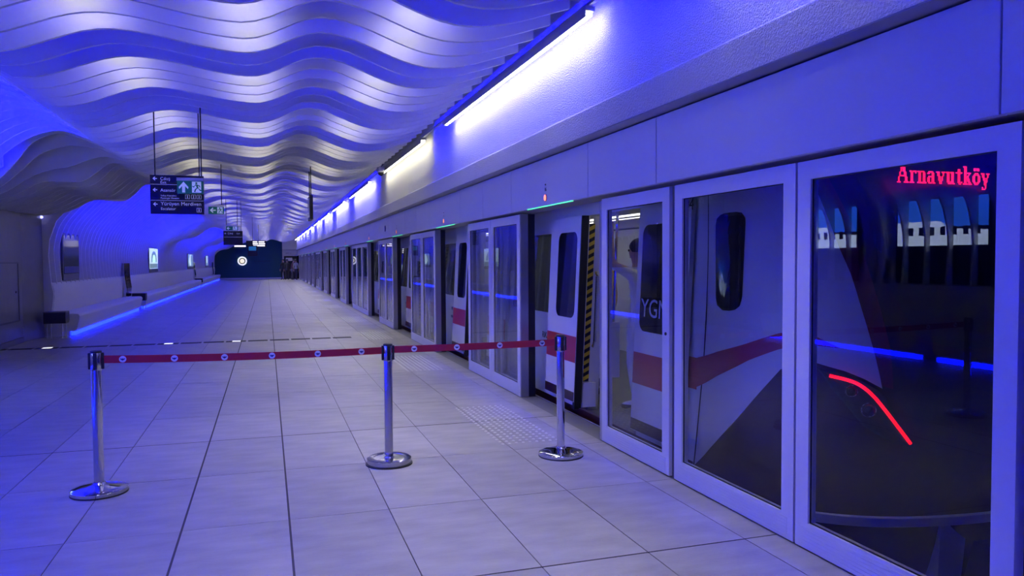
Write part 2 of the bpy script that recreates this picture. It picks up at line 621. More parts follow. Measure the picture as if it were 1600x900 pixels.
for lo_, hi_ in ((-3.0, 12.70), (18.0, 70.4)):
    rows = [(yy, q) for yy, q in FIN_TOPS if lo_ < yy < hi_]
    rows = [(lo_ + .02, rows[0][1])] + rows + [(hi_ - .02, rows[-1][1])]
    mb = MB()
    n0 = 52
    vv, ff = [], []
    for yy, q in rows:
        for x, z in q[n0:]:
            vv.append((max(x - .004, -4.612), yy, z + .004))
    w_ = len(rows[0][1]) - n0
    for a_ in range(len(rows) - 1):
        for b_ in range(w_ - 1):
            ff.append((a_ * w_ + b_, a_ * w_ + b_ + 1, (a_ + 1) * w_ + b_ + 1, (a_ + 1) * w_ + b_))
    mb.add(vv, ff).build('niche_backing', M_fin, ce, smooth=True)
# housings for the hidden ceiling lines and the added floor fill
hz = MB()
for yb in BLUE_ROWS:
    hz.box(-2.05, yb - .05, 4.10, 2.25, yb + .02, 4.14)
for x, yg, zg in WHITE_SPOTS:
    hz.box(x - .16, yg - .03, zg + .025, x + .16, yg + .02, zg + .045)
for x, yg, zg in FLOOR_FILLS:
    hz.box(x - .06, yg - .06, zg + .01, x + .06, yg + .06, zg + .05)
for a_, b_ in NICHE_RUNS:
    hz.box(-2.27, a_, 3.56, -2.2, b_, 3.63)
hz.build('light_housing', M_darksteel, ce)

# ------------------------------------------------------------------ right bulkhead above the screen doors
prof = [(2.50, 2.57), (2.50, 2.775), (2.515, 2.79), (2.555, 2.80), (2.555, 4.2), (3.3, 4.2), (3.3, 3.0), (2.95, 3.0), (2.95, 2.57)]
wr = MB().prism(prof, 'y', Y_BACK, Y_END).build('wall_right', M_plaster, base=False)
struct(wr, 'rough plaster bulkhead above the platform screen doors')
o = MB().box(2.502, Y_BACK, 2.562, 2.90, Y_END, 2.5695).build('soffit', M_soffit, wr)
hd = MB().box(2.66, Y_BACK, 2.088, 2.93, Y_END, 2.545).build('trim_1', M_soffit, base=False)
struct(hd, 'white enamel header panels above the screen doors')
seams = [-6.0, -3.1, -0.45, 2.15, 4.78]
b0 = 5.97
while b0 < 70:
    for s_ in (0, 2.13, 3.31):
        seams.append(b0 + s_)
    b0 += PER
seams = [s for s in seams if s < Y_END] + [Y_END]
for a, b in zip(seams[:-1], seams[1:]):
    if b - a > 0.05:
        MB().box(2.62, a + .004, 2.085, 2.665, b - .004, 2.55).build('header_panel', M_panel, hd, bevel=0.003)
for i, s in enumerate(DOORS):
    c = s + 1.13
    MB().disc((2.610, c, 2.163), 0.031, 'x', 0.012, 14).build('indicator_lamp', M_orange, hd)
    MB().disc((2.614, c, 2.163), 0.037, 'x', 0.008, 14).build('lamp_ring', M_lampring, hd)
    MB().box(2.618, s + 0.45, 2.078, 2.632, s + 1.68, 2.086).build('green_light_line', M_greenled, hd)
    if i < 5:
        text_obj('door_number', str(16 + i) if i == 0 else str(16 - i), 0.05, (2.6185, c + 0.026, 2.228), (0, -1, 0), (0, 0, 1), M_ink, hd)
        text_obj('door_code', 'M11', 0.022, (2.6185, c + 0.02, 2.285), (0, -1, 0), (0, 0, 1), M_ink, hd)
MB().disc((2.612, 17.6, 2.3), 0.07, 'x', 0.008).build('pictogram', M_navy, hd)

# ------------------------------------------------------------------ wall washer lights
segs = [(-2.0, 3.75), (5.45, 10.45), (12.0, 16.9), (18.6, 23.3), (25.0, 29.6), (31.4, 35.6), (37.4, 41.4), (43.6, 47.0), (49.0, 52.5), (54.5, 57.0), (59.0, 61.5), (63.5, 66.0), (67.6, 69.4)]
rail = MB().box(2.395, Y_BACK, 3.515, 2.43, Y_END, 3.545).build('light_rail', M_fixture, wr)
for i, (a, b) in enumerate(segs):
    t = empty('wall_light', (2.41, (a + b) / 2, 3.45))
    n = ORD[i]
    hue = 'warm white' if i in (2, 6) else 'white'
    tag(t, 'long %s tube light washing the plaster bulkhead, %s from the near end' % (hue, n), 'light', 'tube lights along the bulkhead')
    MB().box(2.375, a, 3.478, 2.455, b, 3.515).build('housing', M_fixture, t)
    MB().box(2.378, a + .02, 3.446, 2.44, b - .02, 3.478).build('tube', M_stripwarm if i in (2, 6) else M_strip, t)
    MB().box(2.37, a, 3.430, 2.378, b, 3.48).build('front_lip', M_fixture, t)

# ------------------------------------------------------------------ left wall, metal wall section, end panels
wl = MB().box(-4.80, Y_BACK, 0, -4.62, Y_END, 4.2).build('wall_left', M_plain, base=False)
struct(wl, 'back wall behind the ribs and benches')
mw = MB().prism([(-4.62, 12.72), (-4.575, 12.72), (-4.575, 17.05), (-4.43, 17.95), (-4.62, 17.95)], 'z', 0, 2.62).build('wall_metal_section', M_metalwall, base=False)
struct(mw, 'grey metal clad wall section between two bench niches')
hp = MB().box(-4.574, 14.85, .46, -4.560, 16.75, 1.54).build('hatch_door', M_metalwall, mw)
fr = MB()
fr.box(-4.575, 16.75, .43, -4.55, 16.79, 1.57).box(-4.575, 14.81, .43, -4.55, 14.85, 1.57)
fr.box(-4.575, 14.85, 1.54, -4.55, 16.75, 1.57).box(-4.575, 14.85, .43, -4.55, 16.75, .46)
fr.build('hatch_frame', M_darksteel, mw)
MB().disc((-4.560, 16.6, 1.0), 0.02, 'x', 0.012, 10).build('hatch_latch', M_black, hp)
MB().box(-4.62, 12.72, 0, -4.55, 17.0, .10).build('kick_plate', M_darksteel, mw)
WALLP = [(-4.62, 0), (-4.34, 0), (-4.31, .47), (-4.28, .7), (-4.26, .92), (-4.30, 1.12), (-4.335, 1.7), (-4.31, 2.03), (-4.17, 2.43), (-3.93, 2.71), (-3.6, 2.95), (-3.6, 3.15), (-4.62, 3.3)]
e1 = MB().prism(WALLP, 'y', 18.0, 18.06).build('trim_2', M_bench, base=False)
struct(e1, 'white end panel closing the bench niche beside the metal wall')
e2 = MB().prism(WALLP, 'y', 12.66, 12.72).build('trim_3', M_bench, base=False)
struct(e2, 'white end panel of the nearest bench niche')

# ------------------------------------------------------------------ benches
SEAT = [(-4.34, .10), (-3.90, .10), (-3.87, .12), (-3.805, .36), (-3.80, .42), (-3.83, .465), (-3.90, .475), (-4.20, .47), (-4.34, .47)]
BACK = [(-4.60, .47), (-4.31, .47), (-4.285, .6), (-4.275, .72), (-4.258, .84), (-4.26, .95), (-4.28, 1.05), (-4.31, 1.13), (-4.60, 1.13)]
def bench(a, b, label, ba, bb):
    t = empty('bench', (-4.1, (a + b) / 2, 0))
    tag(t, label, 'bench', 'white wall benches')
    MB().prism(SEAT, 'y', a, b).build('seat', M_bench, t, smooth=True)
    MB().prism([(-4.34, 0), (-3.99, 0), (-3.99, .1), (-4.34, .1)], 'y', a + .02, b - .02).build('plinth', M_bench, t)
    MB().prism(BACK, 'y', ba, bb).build('backrest', M_bench, t, smooth=True)
    MB().box(-3.965, a + .01, .018, -3.905, b - .01, .088).build('light_line', M_blueled, t)
    return t
bench(-5.9, 8.62, 'white wall bench with blue light line, nearest to the camera', -5.9, 8.76)
bench(8.9, 12.64, 'short white wall bench with blue light line before the metal wall', 8.761, 12.65)
bench(18.07, 26.6, 'white wall bench with blue light line between the two nearest litter bins', 18.07, 27.1)
bench(27.55, 49.6, 'long white wall bench with blue light line beyond the second litter bin', 27.101, 50.05)
bench(50.5, 69.5, 'white wall bench with blue light line farthest along the platform', 50.051, 69.9)

def divider(y0, y1, label):
    t = empty('divider_screen', (-4.2, (y0 + y1) / 2, .47))
    tag(t, label, 'screen', 'dark divider screens on the bench')
    prof = [(-4.25, .478), (-4.19, .478), (-4.17, .75), (-4.20, 1.0), (-4.22, 1.2), (-4.22, 1.53), (-4.28, 1.53), (-4.28, 1.2), (-4.25, .8)]
    MB().prism(prof, 'y', y0, y1).build('frame', M_chrome, t)
    mb = MB()
    F = [(-4.196, .52), (-4.166, .75), (-4.196, 1.0), (-4.216, 1.2), (-4.216, 1.49)]
    mb.slab([(x, y0 + .12, z) for x, z in F], [(x, y1 - .12, z) for x, z in F], (.004, 0, 0))
    mb.build('dark_face', M_window, t)
divider(26.05, 27.05, 'dark glass divider screen standing on the white bench by the second bin')
divider(49.6, 50.5, 'dark glass divider screen midway down the bench row')
divider(66.0, 67.0, 'dark glass divider screen at the far end of the bench row')

def bin_thing(loc, label):
    t = empty('litter_bin', loc)
    tag(t, label, 'bin', 'litter bins beside the benches')
    x, y, z = loc
    pr = [(-.16, .31), (.10, .31), (.155, .36), (.16, .52), (.13, .545), (-.16, .545), (-.175, .43)]
    body = MB().prism([(y + u, v) for u, v in pr], 'x', x - .2, x + .2).build('shell', M_black, t, smooth=True)
    MB().prism([(y + u, v) for u, v in ((-.165, .53), (.13, .53), (.13, .552), (-.165, .552))], 'x', x - .205, x + .205).build('lid_rim', M_darksteel, body)
    for sx in (-.13, .15):
        MB().tube([(x + sx - .035, y - .06, 0), (x + sx - .035, y - .06, .33), (x + sx - .02, y - .06, .36), (x + sx + .02, y - .06, .36), (x + sx + .035, y - .06, .33), (x + sx + .035, y - .06, 0)], .011, 6).build('leg', M_frame, t)
    MB().box(x - .19, y - .08, 0, x - .07, y - .04, .008).build('foot_plate', M_frame, t)
    MB().box(x + .09, y - .08, 0, x + .21, y - .04, .008).build('foot_plate', M_frame, t)
bin_thing((-4.15, 17.72, 0), 'black litter bin on pale legs beside the metal wall')
bin_thing((-3.98, 27.25, 0), 'black litter bin in the gap between benches, under the dark divider screen')
bin_thing((-3.98, 50.2, 0), 'black litter bin in the far gap between benches')

# ------------------------------------------------------------------ posters / displays on the left wall
def display(y0, y1, z0, z1, x, name, label, face, shapes=()):
    t = empty(name, (x, (y0 + y1) / 2, z0))
    tag(t, label, 'display', 'wall displays above the benches')
    MB().box(x - .05, y0, z0, x, y1, z1).build('case', M_darksteel, t, bevel=.01)
    MB().box(x, y0 + .04, z0 + .14, x + .004, y1 - .04, z1 - .04).build('screen', face, t)
    for nm, poly, mt in shapes:
        MB().prism(poly, 'x', x + .004, x + .007).build(nm, mt, t)
    return t
display(19.0, 20.5, 1.16, 2.22, -4.29, 'wall_display', 'unlit dark wall display above the bench nearest the metal wall', M_offscreen,
        [('caption_band', [(19.06, 1.32), (20.44, 1.32), (20.44, 1.47), (19.06, 1.47)], M_navy)])
def arch(y0, y1, z0, z1, mt):
    w_ = y1 - y0
    h_ = z1 - z0
    pts = []
    for i in range(13):
        q = PI * i / 12
        pts.append((y0 + w_ * (.5 + .5 * math.cos(q)), z0 + h_ * math.sin(q) ** .8))
    return ('artwork_arch', pts, mt)
display(31.9, 34.3, 1.16, 2.14, -4.29, 'wall_display', 'brightly lit wall display with a pale arch picture', M_posterlight,
        [arch(32.4, 33.9, 1.55, 2.0, M_postergrey), arch(32.7, 33.6, 1.55, 1.86, M_posterlight),
         ('artwork_base', [(31.98, 1.32), (34.22, 1.32), (34.22, 1.5), (31.98, 1.5)], M_postergrey)])
display(46.8, 50.0, 1.16, 2.05, -4.29, 'wall_display', 'narrow looking lit wall display farther along, grey and white', M_postergrey,
        [('artwork_figure', [(47.8, 1.35), (48.6, 1.35), (48.3, 1.9), (49.2, 2.0), (47.9, 1.98), (47.3, 1.6)], M_posterlight)])
display(60.0, 62.4, 1.16, 2.05, -4.29, 'wall_display', 'small lit wall display nearest the teal end wall', M_postergrey,
        [('artwork_figure', [(60.6, 1.5), (61.6, 1.5), (61.4, 2.0), (60.8, 2.0)], M_posterlight)])
def ferry(y0, y1, label, funnel):
    t = empty('ferry_lightbox', (-4.44, (y0 + y1) / 2, 1.15))
    tag(t, label, 'display', 'ferry lightboxes behind the ribs')
    x = -4.45
    MB().box(x, y0, 1.15, x + .03, y1, 2.5).build('case', M_posterdark, t)
    MB().box(x + .03, y0 + .03, 2.02, x + .034, y1 - .03, 2.46).build('sky', M_postersky, t)
    hull = [(y0 + .03, 1.74), (y1 - .03, 1.74), (y1 - .03, 2.12), (y0 + .5 * (y1 - y0), 2.12), (y0 + .4 * (y1 - y0), 2.0), (y0 + .03, 1.96)]
    hl = MB().prism(hull, 'x', x + .034, x + .038).build('ship', M_postership, t)
    yy = y0 + .15
    while yy < y1 - .2:
        MB().box(x + .038, yy, 1.9, x + .040, yy + .09, 2.03).build('ship_window', M_posterdark, hl)
        yy += .2
    if funnel:
        MB().box(x + .034, y0 + .62, 2.12, x + .04, y0 + .74, 2.34).build('funnel', M_posterbrown, t)
ferry(8.2, 9.9, 'backlit picture of a white ferry with a yellow funnel, behind the near ribs', True)
ferry(10.75, 12.3, 'backlit picture of a ferry cabin row, behind ribs near the metal wall', False)
ferry(2.2, 4.6, 'backlit picture of a ferry deck, behind the ribs beside the camera', False)

# ------------------------------------------------------------------ far end wall
ew = MB().box(-4.8, Y_END, -0.3, 1.32, Y_END + .2, 4.3).build('wall_end', M_endwall, base=False)
struct(ew, 'dark teal end wall of the platform')
MB().box(-4.6, Y_END - .03, 0, 1.3, Y_END, .14).build('baseboard', M_plain, ew)
text_obj('wall_lettering', 'M11 ARNAVUTKÖY', .16, (-1.1, Y_END - .004, 1.55), (1, 0, 0), (0, 0, 1), M_ink, ew)
ew2 = MB().box(1.32, Y_END - .6, 2.62, 2.62, Y_END + .2, 4.3).build('wall_end_upper', M_plain, base=False)
struct(ew2, 'pale plaster wall over the far doorway')
d1 = MB().box(1.32, Y_END - .3, 2.05, 2.62, Y_END - .1, 2.6).build('door_1', M_plain, base=False)
struct(d1, 'far doorway with white frame and open black door')
MB().box(1.32, Y_END - .3, 0, 1.46, Y_END - .1, 2.05).build('door_frame', M_plain, d1)
MB().box(1.46, Y_END - .05, 0, 2.62, Y_END, 2.05).build('door_leaf', M_black, d1)
text_obj('door_sign_text', 'EXIT →', .14, (1.62, Y_END - .305, 2.26), (1, 0, 0), (0, 0, 1), M_ink, d1)
MB().box(1.62, Y_END - .06, 1.62, 2.18, Y_END - .05, 1.9).build('door_notice', M_white, d1)
cl = empty('round_wall_sign', (-2.07, Y_END, 1.25))
tag(cl, 'glowing round white sign with pale yellow centre on the teal end wall', 'sign')
M_lit = mat('lit_white', (.9, .9, .9), .4, emit=(.9, .9, .88), estr=1.1)
M_lity = mat('lit_yellow', (.9, .85, .6), .4, emit=(1, .9, .6), estr=1.1)
MB().disc((-2.07, Y_END - .08, 1.63), .39, 'y', .08, 28).build('disc', M_lit, cl)
MB().disc((-2.07, Y_END - .09, 1.63), 0.275, 'y', .012, 28).build('ring', M_rubber, cl)
MB().disc((-2.07, Y_END - .10, 1.63), .19, 'y', .012, 28).build('centre', M_lity, cl)
wb = MB().box(-4.8, Y_BACK - .2, -0.3, 3.3, Y_BACK, 4.35).build('wall_back', M_plain, base=False)
struct(wb, 'end wall behind the camera')

# ------------------------------------------------------------------ track side shell
tb = MB().box(2.93, Y_BACK, -1.3, 6.8, Y_END + 2, -1.1).build('track_bed', M_ballast, base=False)
struct(tb, 'dark concrete track bed')
for xx in (3.7, 5.15):
    MB().box(xx - .035, Y_BACK, -1.1, xx + .035, Y_END, -.96).build('rail', M_darksteel, tb)
tw = MB().box(6.6, Y_BACK, -1.3, 6.8, Y_END + 2, 4.3).build('wall_tunnel', M_ballast, base=False)
struct(tw, 'dark tunnel wall beyond the track')
tc_ = MB().box(2.9, Y_BACK, 3.75, 6.8, Y_END + 2, 3.9).build('ceiling_tunnel', M_ballast, base=False)
struct(tc_, 'dark tunnel ceiling above the train')
tb2 = MB().box(2.9, Y_BACK - .2, -1.3, 6.8, Y_BACK, 4.3).build('wall_tunnel_back', M_ballast, base=False)
struct(tb2, 'dark tunnel cross wall behind the camera')
sl = MB().box(2.70, Y_BACK, -1.1, 2.93, Y_END, -.002).build('trim_4', M_sill, base=False)
struct(sl, 'metal platform edge sill under the screen doors')
for xx in (2.905,):
    MB().box(xx, Y_BACK, -.003, xx + .02, Y_END, .004).build('sill_rib', M_steel, sl)

# ------------------------------------------------------------------ platform screen doors
def pane_frame(t, y0, y1, x0=2.70, th=.05, z1=2.062, glass=True, wst=.10, kick=True):
    zb, zt = .148, 1.965
    m = MB()
    m.box(x0, y0, .008, x0 + th, y0 + wst, z1)
    m.box(x0, y1 - wst, .008, x0 + th, y1, z1)
    m.box(x0, y0 + wst, zt, x0 + th, y1 - wst, z1)
    m.box(x0, y0 + wst, .008, x0 + th, y1 - wst, zb)
    f = m.build('frame', M_frame, t)
    if kick:
        g = MB()
        for i in range(6):
            g.box(x0 - .0022, y0 + .05, .018 + i * .019, x0, y1 - .05, .031 + i * .019)
        g.build('kick_ribs', M_frame, f)
    MB().box(x0 + th * .35, y0 + wst - .005, zb - .005, x0 + th * .35 + .012, y1 - wst + .005, zt + .005).build('glass_pane', M_glass, t)
    q = MB()
    q.box(x0 + .012, y0 + wst, zb, x0 + th * .35, y0 + wst + .006, zt).box(x0 + .012, y1 - wst - .006, zb, x0 + th * .35, y1 - wst, zt)
    q.box(x0 + .012, y0 + wst, zb, x0 + th * .35, y1 - wst, zb + .006).box(x0 + .012, y0 + wst, zt - .006, x0 + th * .35, y1 - wst, zt)
    q.build('gasket', M_rubber, f)
    return f
def screen(y0, y1, n, label, post=True, leaf=False, name='platform_screen'):
    t = empty(name, (2.72, (y0 + y1) / 2, 0))
    tag(t, label, 'glass screen', 'glass screens along the platform edge')
    w_ = (y1 - y0) / n
    for i in range(n):
        pane_frame(t, y0 + i * w_ + .004, y0 + (i + 1) * w_ - .004)
    if post:
        MB().box(2.712, y0 - .0, .005, 2.80, y0 + .05, 2.07).build('end_post', M_steel, t)
        MB().box(2.80, y0 - .0, .005, 2.88, y0 + .05, 2.07).build('black_seal', M_rubber, t)
        MB().box(2.745, y1 - .03, .005, 2.86, y1, 2.07).build('jamb', M_steel, t)
    if leaf:
        for i in range(2):
            a, b = y0 + .08 + i * (y1 - y0 - .1) / 2, y0 + .04 + (i + 1) * (y1 - y0 - .1) / 2
            m = MB()
            m.box(2.80, a, .02, 2.84, a + .06, 2.05).box(2.80, b - .06, .02, 2.84, b, 2.05).box(2.80, a, 1.98, 2.84, b, 2.05).box(2.80, a, .02, 2.84, b, .12)
            m.build('sliding_leaf_frame', M_frame, t)
            MB().box(2.815, a + .05, .11, 2.822, b - .05, 1.985).build('sliding_leaf_glass', M_glass, t)
    return t
nr = [(-5.9, -3.05, 2), (-3.0, -.46, 2), (-.42, 2.06, 2)]
for i, (a, b, n) in enumerate(nr):
    screen(a, b, n, ['white framed glass screen farthest behind the camera', 'white framed glass screen just behind the camera', 'white framed glass screen right beside the camera, at the frame edge'][i], post=False)
screen(2.12, 3.385, 1, 'white framed glass screen in front of the train nose and red headlight', post=False)
screen(3.395, 4.665, 1, 'white framed glass screen in front of the train cab side window', post=False)
t = screen(4.73, 5.87, 1, 'narrow white framed glass leaf beside the nearest open doorway', post=False)
MB().box(2.705, 5.87, .005, 2.76, 5.92, 2.05).build('jamb', M_steel, t)
MB().box(2.72, 4.672, .005, 2.78, 4.722, 2.06).build('joint_seal', M_darksteel, t)
MB().disc((2.694, 4.78, 1.02), .012, 'x', .006, 10).build('keyhole', M_black, t)
i = 0
for c in range(4):
    for d in range(4):
        s = 5.87 + c * CARP + d * PER
        if s > 66:
            continue
        a = s + 2.18
        b = s + PER + (1.8 if d == 3 else 0)
        b = min(b - .02, Y_END - .7)
        lab = 'white framed double glass screen with grey end post, %s past the open doorway' % ORD[i]
        if d == 3:
            lab = 'wide three pane white framed glass screen with grey end post, %s past the open doorway' % ORD[i]
        screen(a, b, 3 if d == 3 else 2, lab, leaf=(i < 5))
        i += 1

# ------------------------------------------------------------------ metro train
TR = empty('metro_train', (4.43, 14.0, -0.96))
tag(TR, 'white metro train with red stripe and lit red tail light behind the glass screens', 'train')
def xs(z):
    return 3.0 + 0.05 * z
def sp(mb, y0, y1, z0, z1, d=0.0, th=.04):
    vs = []
    for yy in (y0, y1):
        for zz in (z0, z1):
            vs.append((xs(zz) + d, yy, zz))
            vs.append((xs(zz) + d + th, yy, zz))
    return mb.add(vs, [(0, 1, 3, 2), (4, 6, 7, 5), (0, 4, 5, 1), (2, 3, 7, 6), (0, 2, 6, 4), (1, 5, 7, 3)])
def rrect(y0, y1, z0, z1, r, n=5):
    out = []
    for cy, cz, q0 in ((y1 - r, z1 - r, 0), (y0 + r, z1 - r, PI / 2), (y0 + r, z0 + r, PI), (y1 - r, z0 + r, 1.5 * PI)):
        for i in range(n + 1):
            q = q0 + PI / 2 * i / n
            out.append((cy + r * math.cos(q), cz + r * math.sin(q)))
    return out
def tilt_patch(poly, d, th=.004):
    mb = MB()
    n = len(poly)
    vs = [(xs(z) + d, y, z) for y, z in poly] + [(xs(z) + d + th, y, z) for y, z in poly]
    fs = [tuple(range(n)), tuple(range(2 * n - 1, n - 1, -1))] + [(i, i + n, (i + 1) % n + n, (i + 1) % n) for i in range(n)]
    return mb.add(vs, fs)
def tbox(x0, y0, z0, x1, y1, z1):
    q = lambda x, z: x + .05 * z
    return MB().add([(q(x0, z0), y0, z0), (q(x1, z0), y0, z0), (q(x1, z0), y1, z0), (q(x0, z0), y1, z0),
                     (q(x0, z1), y0, z1), (q(x1, z1), y0, z1), (q(x1, z1), y1, z1), (q(x0, z1), y1, z1)],
                    [(3, 2, 1, 0), (4, 5, 6, 7), (0, 1, 5, 4), (1, 2, 6, 5), (2, 3, 7, 6), (3, 0, 4, 7)])
cars = []
for c in range(3):
    st = [5.87 + c * CARP + d * PER for d in range(4)]
    y0 = 4.9 if c == 0 else st[0] - 1.0
    y1 = st[3] + PER + 0.6
    cars.append((y0, y1, st))
for ci, (y0, y1, st) in enumerate(cars):
    sp(MB(), y0, y1, 2.0, 2.62).build('cant_rail', M_trainwhite, TR)
    sp(MB(), y0, y1, -.62, .04).build('skirt', M_maroon, TR)
    roof = [(3.13, 2.6), (3.22, 2.78), (3.5, 2.92), (4.43, 2.98), (5.36, 2.92), (5.64, 2.78), (5.73, 2.6)]
    MB().prism(roof, 'y', y0, y1).build('roof', M_trainwhite, TR)
    MB().box(3.06, y0, -.12, 5.80, y1, .0).build('car_floor', M_intfloor, TR)
    MB().box(3.16, y0, 2.2, 5.72, y1, 2.24).build('car_ceiling', M_interior, TR)
    MB().box(5.76, y0, .0, 5.84, y1, 2.6).build('far_side_wall', M_interior, TR)
    MB().box(5.80, y0, -.62, 5.86, y1, .0).build('far_skirt', M_maroon, TR)
    MB().box(3.15, y1 - .05, 0, 5.76, y1, 2.2).build('gangway_wall', M_interior, TR)
    for xx in (3.75, 5.05):
        MB().box(xx - .07, y0 + .3, 2.19, xx + .07, y1 - .3, 2.199).build('ceiling_light', M_intlight, TR)
    for xx in (3.85, 5.0):
        MB().tube([(xx, y0 + .4, 2.0), (xx, y1 - .4, 2.0)], .016, 6).build('grab_rail', M_chrome, TR)
    prev = y0
    for di, s in enumerate(st):
        # body section before the doorway
        sections = [(prev, s - .04)]
        if di == 3:
            sections.append((s + 1.23, y1))
        for a, b in sections:
            if b - a > 2.2:
                wa, wbb = a + .95, b - .95
                m = MB()
                sp(m, a, b, .04, .95)
                sp(m, a, b, 1.85, 2.0)
                sp(m, a, wa, .95, 1.85)
                sp(m, wbb, b, .95, 1.85)
                m.build('side_panel', M_trainwhite, TR)
                sp(MB(), wa - .03, wbb + .03, .92, 1.88, .012, .006).build('side_window', M_trainglass, TR)
                MB().box(3.12, a + .35, .38, 3.52, b - .35, .46).build('seat_row', M_seat, TR)
                MB().box(5.35, a + .35, .38, 5.75, b - .35, .46).build('seat_row', M_seat, TR)
                MB().box(5.745, wa, .95, 5.759, wbb, 1.85).build('far_window', M_window, TR)
                MB().tube([(3.5, a + .3, 0), (3.55, a + .3, 1.0), (3.6, a + .3, 2.2)], .016, 6).build('grab_pole', M_chrome, TR)
                MB().tube([(3.5, b - .3, 0), (3.55, b - .3, 1.0), (3.6, b - .3, 2.2)], .016, 6).build('grab_pole', M_chrome, TR)
            elif b - a > .05:
                sp(MB(), a, b, .04, 2.0).build('side_panel', M_trainwhite, TR)
        prev = s + 1.23
        # parked plug-door leaves
        for (a, b, wa, wb2) in ((s + 1.23, s + 2.06, s + 1.31, s + 1.82), (s - .87, s - .04, s - .63, s - .12)):
            lf = sp(MB(), a, b, .10, 2.0, -.055, .035).build('door_leaf', M_trainwhite, TR)
            tilt_patch(rrect(wa, wb2, .95, 1.84, .09), -.058).build('leaf_window', M_window, lf)
            sp(MB(), a + .002, b - .002, .50, .765, -.057, .003).build('red_stripe', M_trainred, lf)
            sp(MB(), a + .002, b - .002, .105, .20, -.057, .003).build('maroon_band', M_maroon, lf)
        # doorway portal seen at its far jamb
        jy = s + 1.23
        jb = tbox(2.948, jy - .02, .03, 3.022, jy + .03, 2.0)
        jb.build('door_rubber', M_rubber, TR)
        if ci == 0 and di < 3:
            tbox(3.022, jy + .03, .02, 3.05, jy + .06, 2.0).build('jamb_channel', M_darksteel, TR)
            hs = tbox(3.05, jy + .04, .30, 3.12, jy + .08, 1.92).build('hazard_strip', M_rubber, TR)
            n = 20
            dz = 1.62 / n
            for i in range(n):
                z = .30 + i * dz
                MB().prism([(a_ + .05 * b_, b_) for a_, b_ in ((3.05, z), (3.12, z + dz * .45), (3.12, z + dz * .95), (3.05, z + dz * .5))], 'y', jy + .036, jy + .04).build('hazard_stripe', M_yellow, hs)
            tbox(3.12, jy + .04, .0, 3.24, jy + .09, 2.0).build('jamb_panel', M_interior, TR)
            MB().box(3.04, jy + .0, .04, 3.20, jy + .09, .29).build('jamb_foot', M_trainwhite, TR)
            MB().tube([(3.22, jy + .03, 1.42), (3.20, jy - .04, 1.38), (3.17, jy - .04, .72), (3.18, jy + .03, .66)], .016, 8).build('hand_rail', M_chrome, TR)
            MB().box(3.24, jy + .06, .32, 3.50, jy + .10, .9).build('draught_screen', M_interior, TR)
    # text beside the doors
    if ci == 0:
        text_obj('side_lettering', 'RIKA', .10, (xs(.67) - .002, 8.235, .66), (0, -1, 0), (.05, 0, 1), M_ink, TR)
        for di in (1, 2):
            s = st[di]
            text_obj('side_lettering', 'METRO', .085, (xs(.72) - .002, s + 2.42, .70), (0, -1, 0), (.05, 0, 1), M_navy, TR)
            text_obj('side_lettering', 'ISTANBUL', .06, (xs(.55) - .002, s + 2.42, .57), (0, -1, 0), (.05, 0, 1), M_navy, TR)
text_obj('leaf_lettering', 'YGM', .215, (2.99, 5.715, 1.075), (0, -1, 0), (.05, 0, 1), mat('faded_white_print', (.42, .44, .55), .5), TR)
text_obj('car_number', '04', .13, (xs(1.95) - .064, 5.09, 1.92), (0, -1, 0), (.05, 0, 1), M_ink, TR)

# cab nose
PL = [(3.0, 6.4), (3.0, 5.6), (3.0, 4.9), (3.03, 4.5), (3.12, 4.2), (3.3, 3.92), (3.6, 3.72), (4.0, 3.61), (4.43, 3.57)]
PL = PL + [(8.86 - a, b) for a, b in PL[-2::-1]]
def nose(s, z):
    x, yv = crom(PL, s)
    x = 4.43 + (x - 4.43) * (1 - .035 * z)
    q = max(0, min(1, (5.2 - yv) / 1.3))
    yv += q * (.25 * max(0, z - .7) ** 1.5 + .25 * max(0, .15 - z) ** 2)
    return Vector((x, yv, z))
def nrm(s, z):
    a = nose(s + .02, z) - nose(s - .02, z)
    b = nose(s, z + .02) - nose(s, z - .02)
    n = b.cross(a).normalized()
    if n.dot(nose(s, z) - Vector((4.43, 6.5, z))) < 0:
        n = -n
    return n
def npt(s, z, d=0.0):
    return nose(s, z) + nrm(s, z) * d
NS, NZ = 96, 28
m = MB()
vv, ff = [], []
zs_ = [-.75 + (2.75 + .75) * j / NZ for j in range(NZ + 1)]
for j in range(NZ + 1):
    for i in range(NS + 1):
        vv.append(nose(2.0 + 12.0 * i / NS, zs_[j]))
W = NS + 1
for j in range(NZ):
    for i in range(NS):
        ff.append((j * W + i, j * W + i + 1, (j + 1) * W + i + 1, (j + 1) * W + i))
ff.append(tuple(NZ * W + i for i in range(W)))
m.add(vv, ff)
NO = m.build('nose_shell', M_maroon, TR, smooth=True)
def lin(tab, s):
    if s <= tab[0][0]:
        return tab[0][1]
    for (a, za), (b, zb) in zip(tab[:-1], tab[1:]):
        if s <= b:
            return za + (zb - za) * (s - a) / (b - a)
    return tab[-1][1]
def nose_patch(name, lo, hi, s0, s1, d, m_, nz=6, n=60, parent=None, th=.0):
    vs, fsx = [], []
    for i in range(n + 1):
        s = s0 + (s1 - s0) * i / n
        a, b = lin(lo, s), lin(hi, s)
        b = max(a + .0005, b)
        for j in range(nz + 1):
            vs.append(npt(s, a + (b - a) * j / nz, d))
    for i in range(n):
        for j in range(nz):
            fsx.append((i * (nz + 1) + j, (i + 1) * (nz + 1) + j, (i + 1) * (nz + 1) + j + 1, i * (nz + 1) + j + 1))
    return MB().add(vs, fsx).build(name, m_, parent or NO, smooth=True)
LOW = [(2.0, .0), (2.05, .03), (2.438, .191), (3.312, .5), (4.221, .827), (4.6, .885), (4.908, .887), (5.394, .844), (5.697, .8), (5.976, .743)]
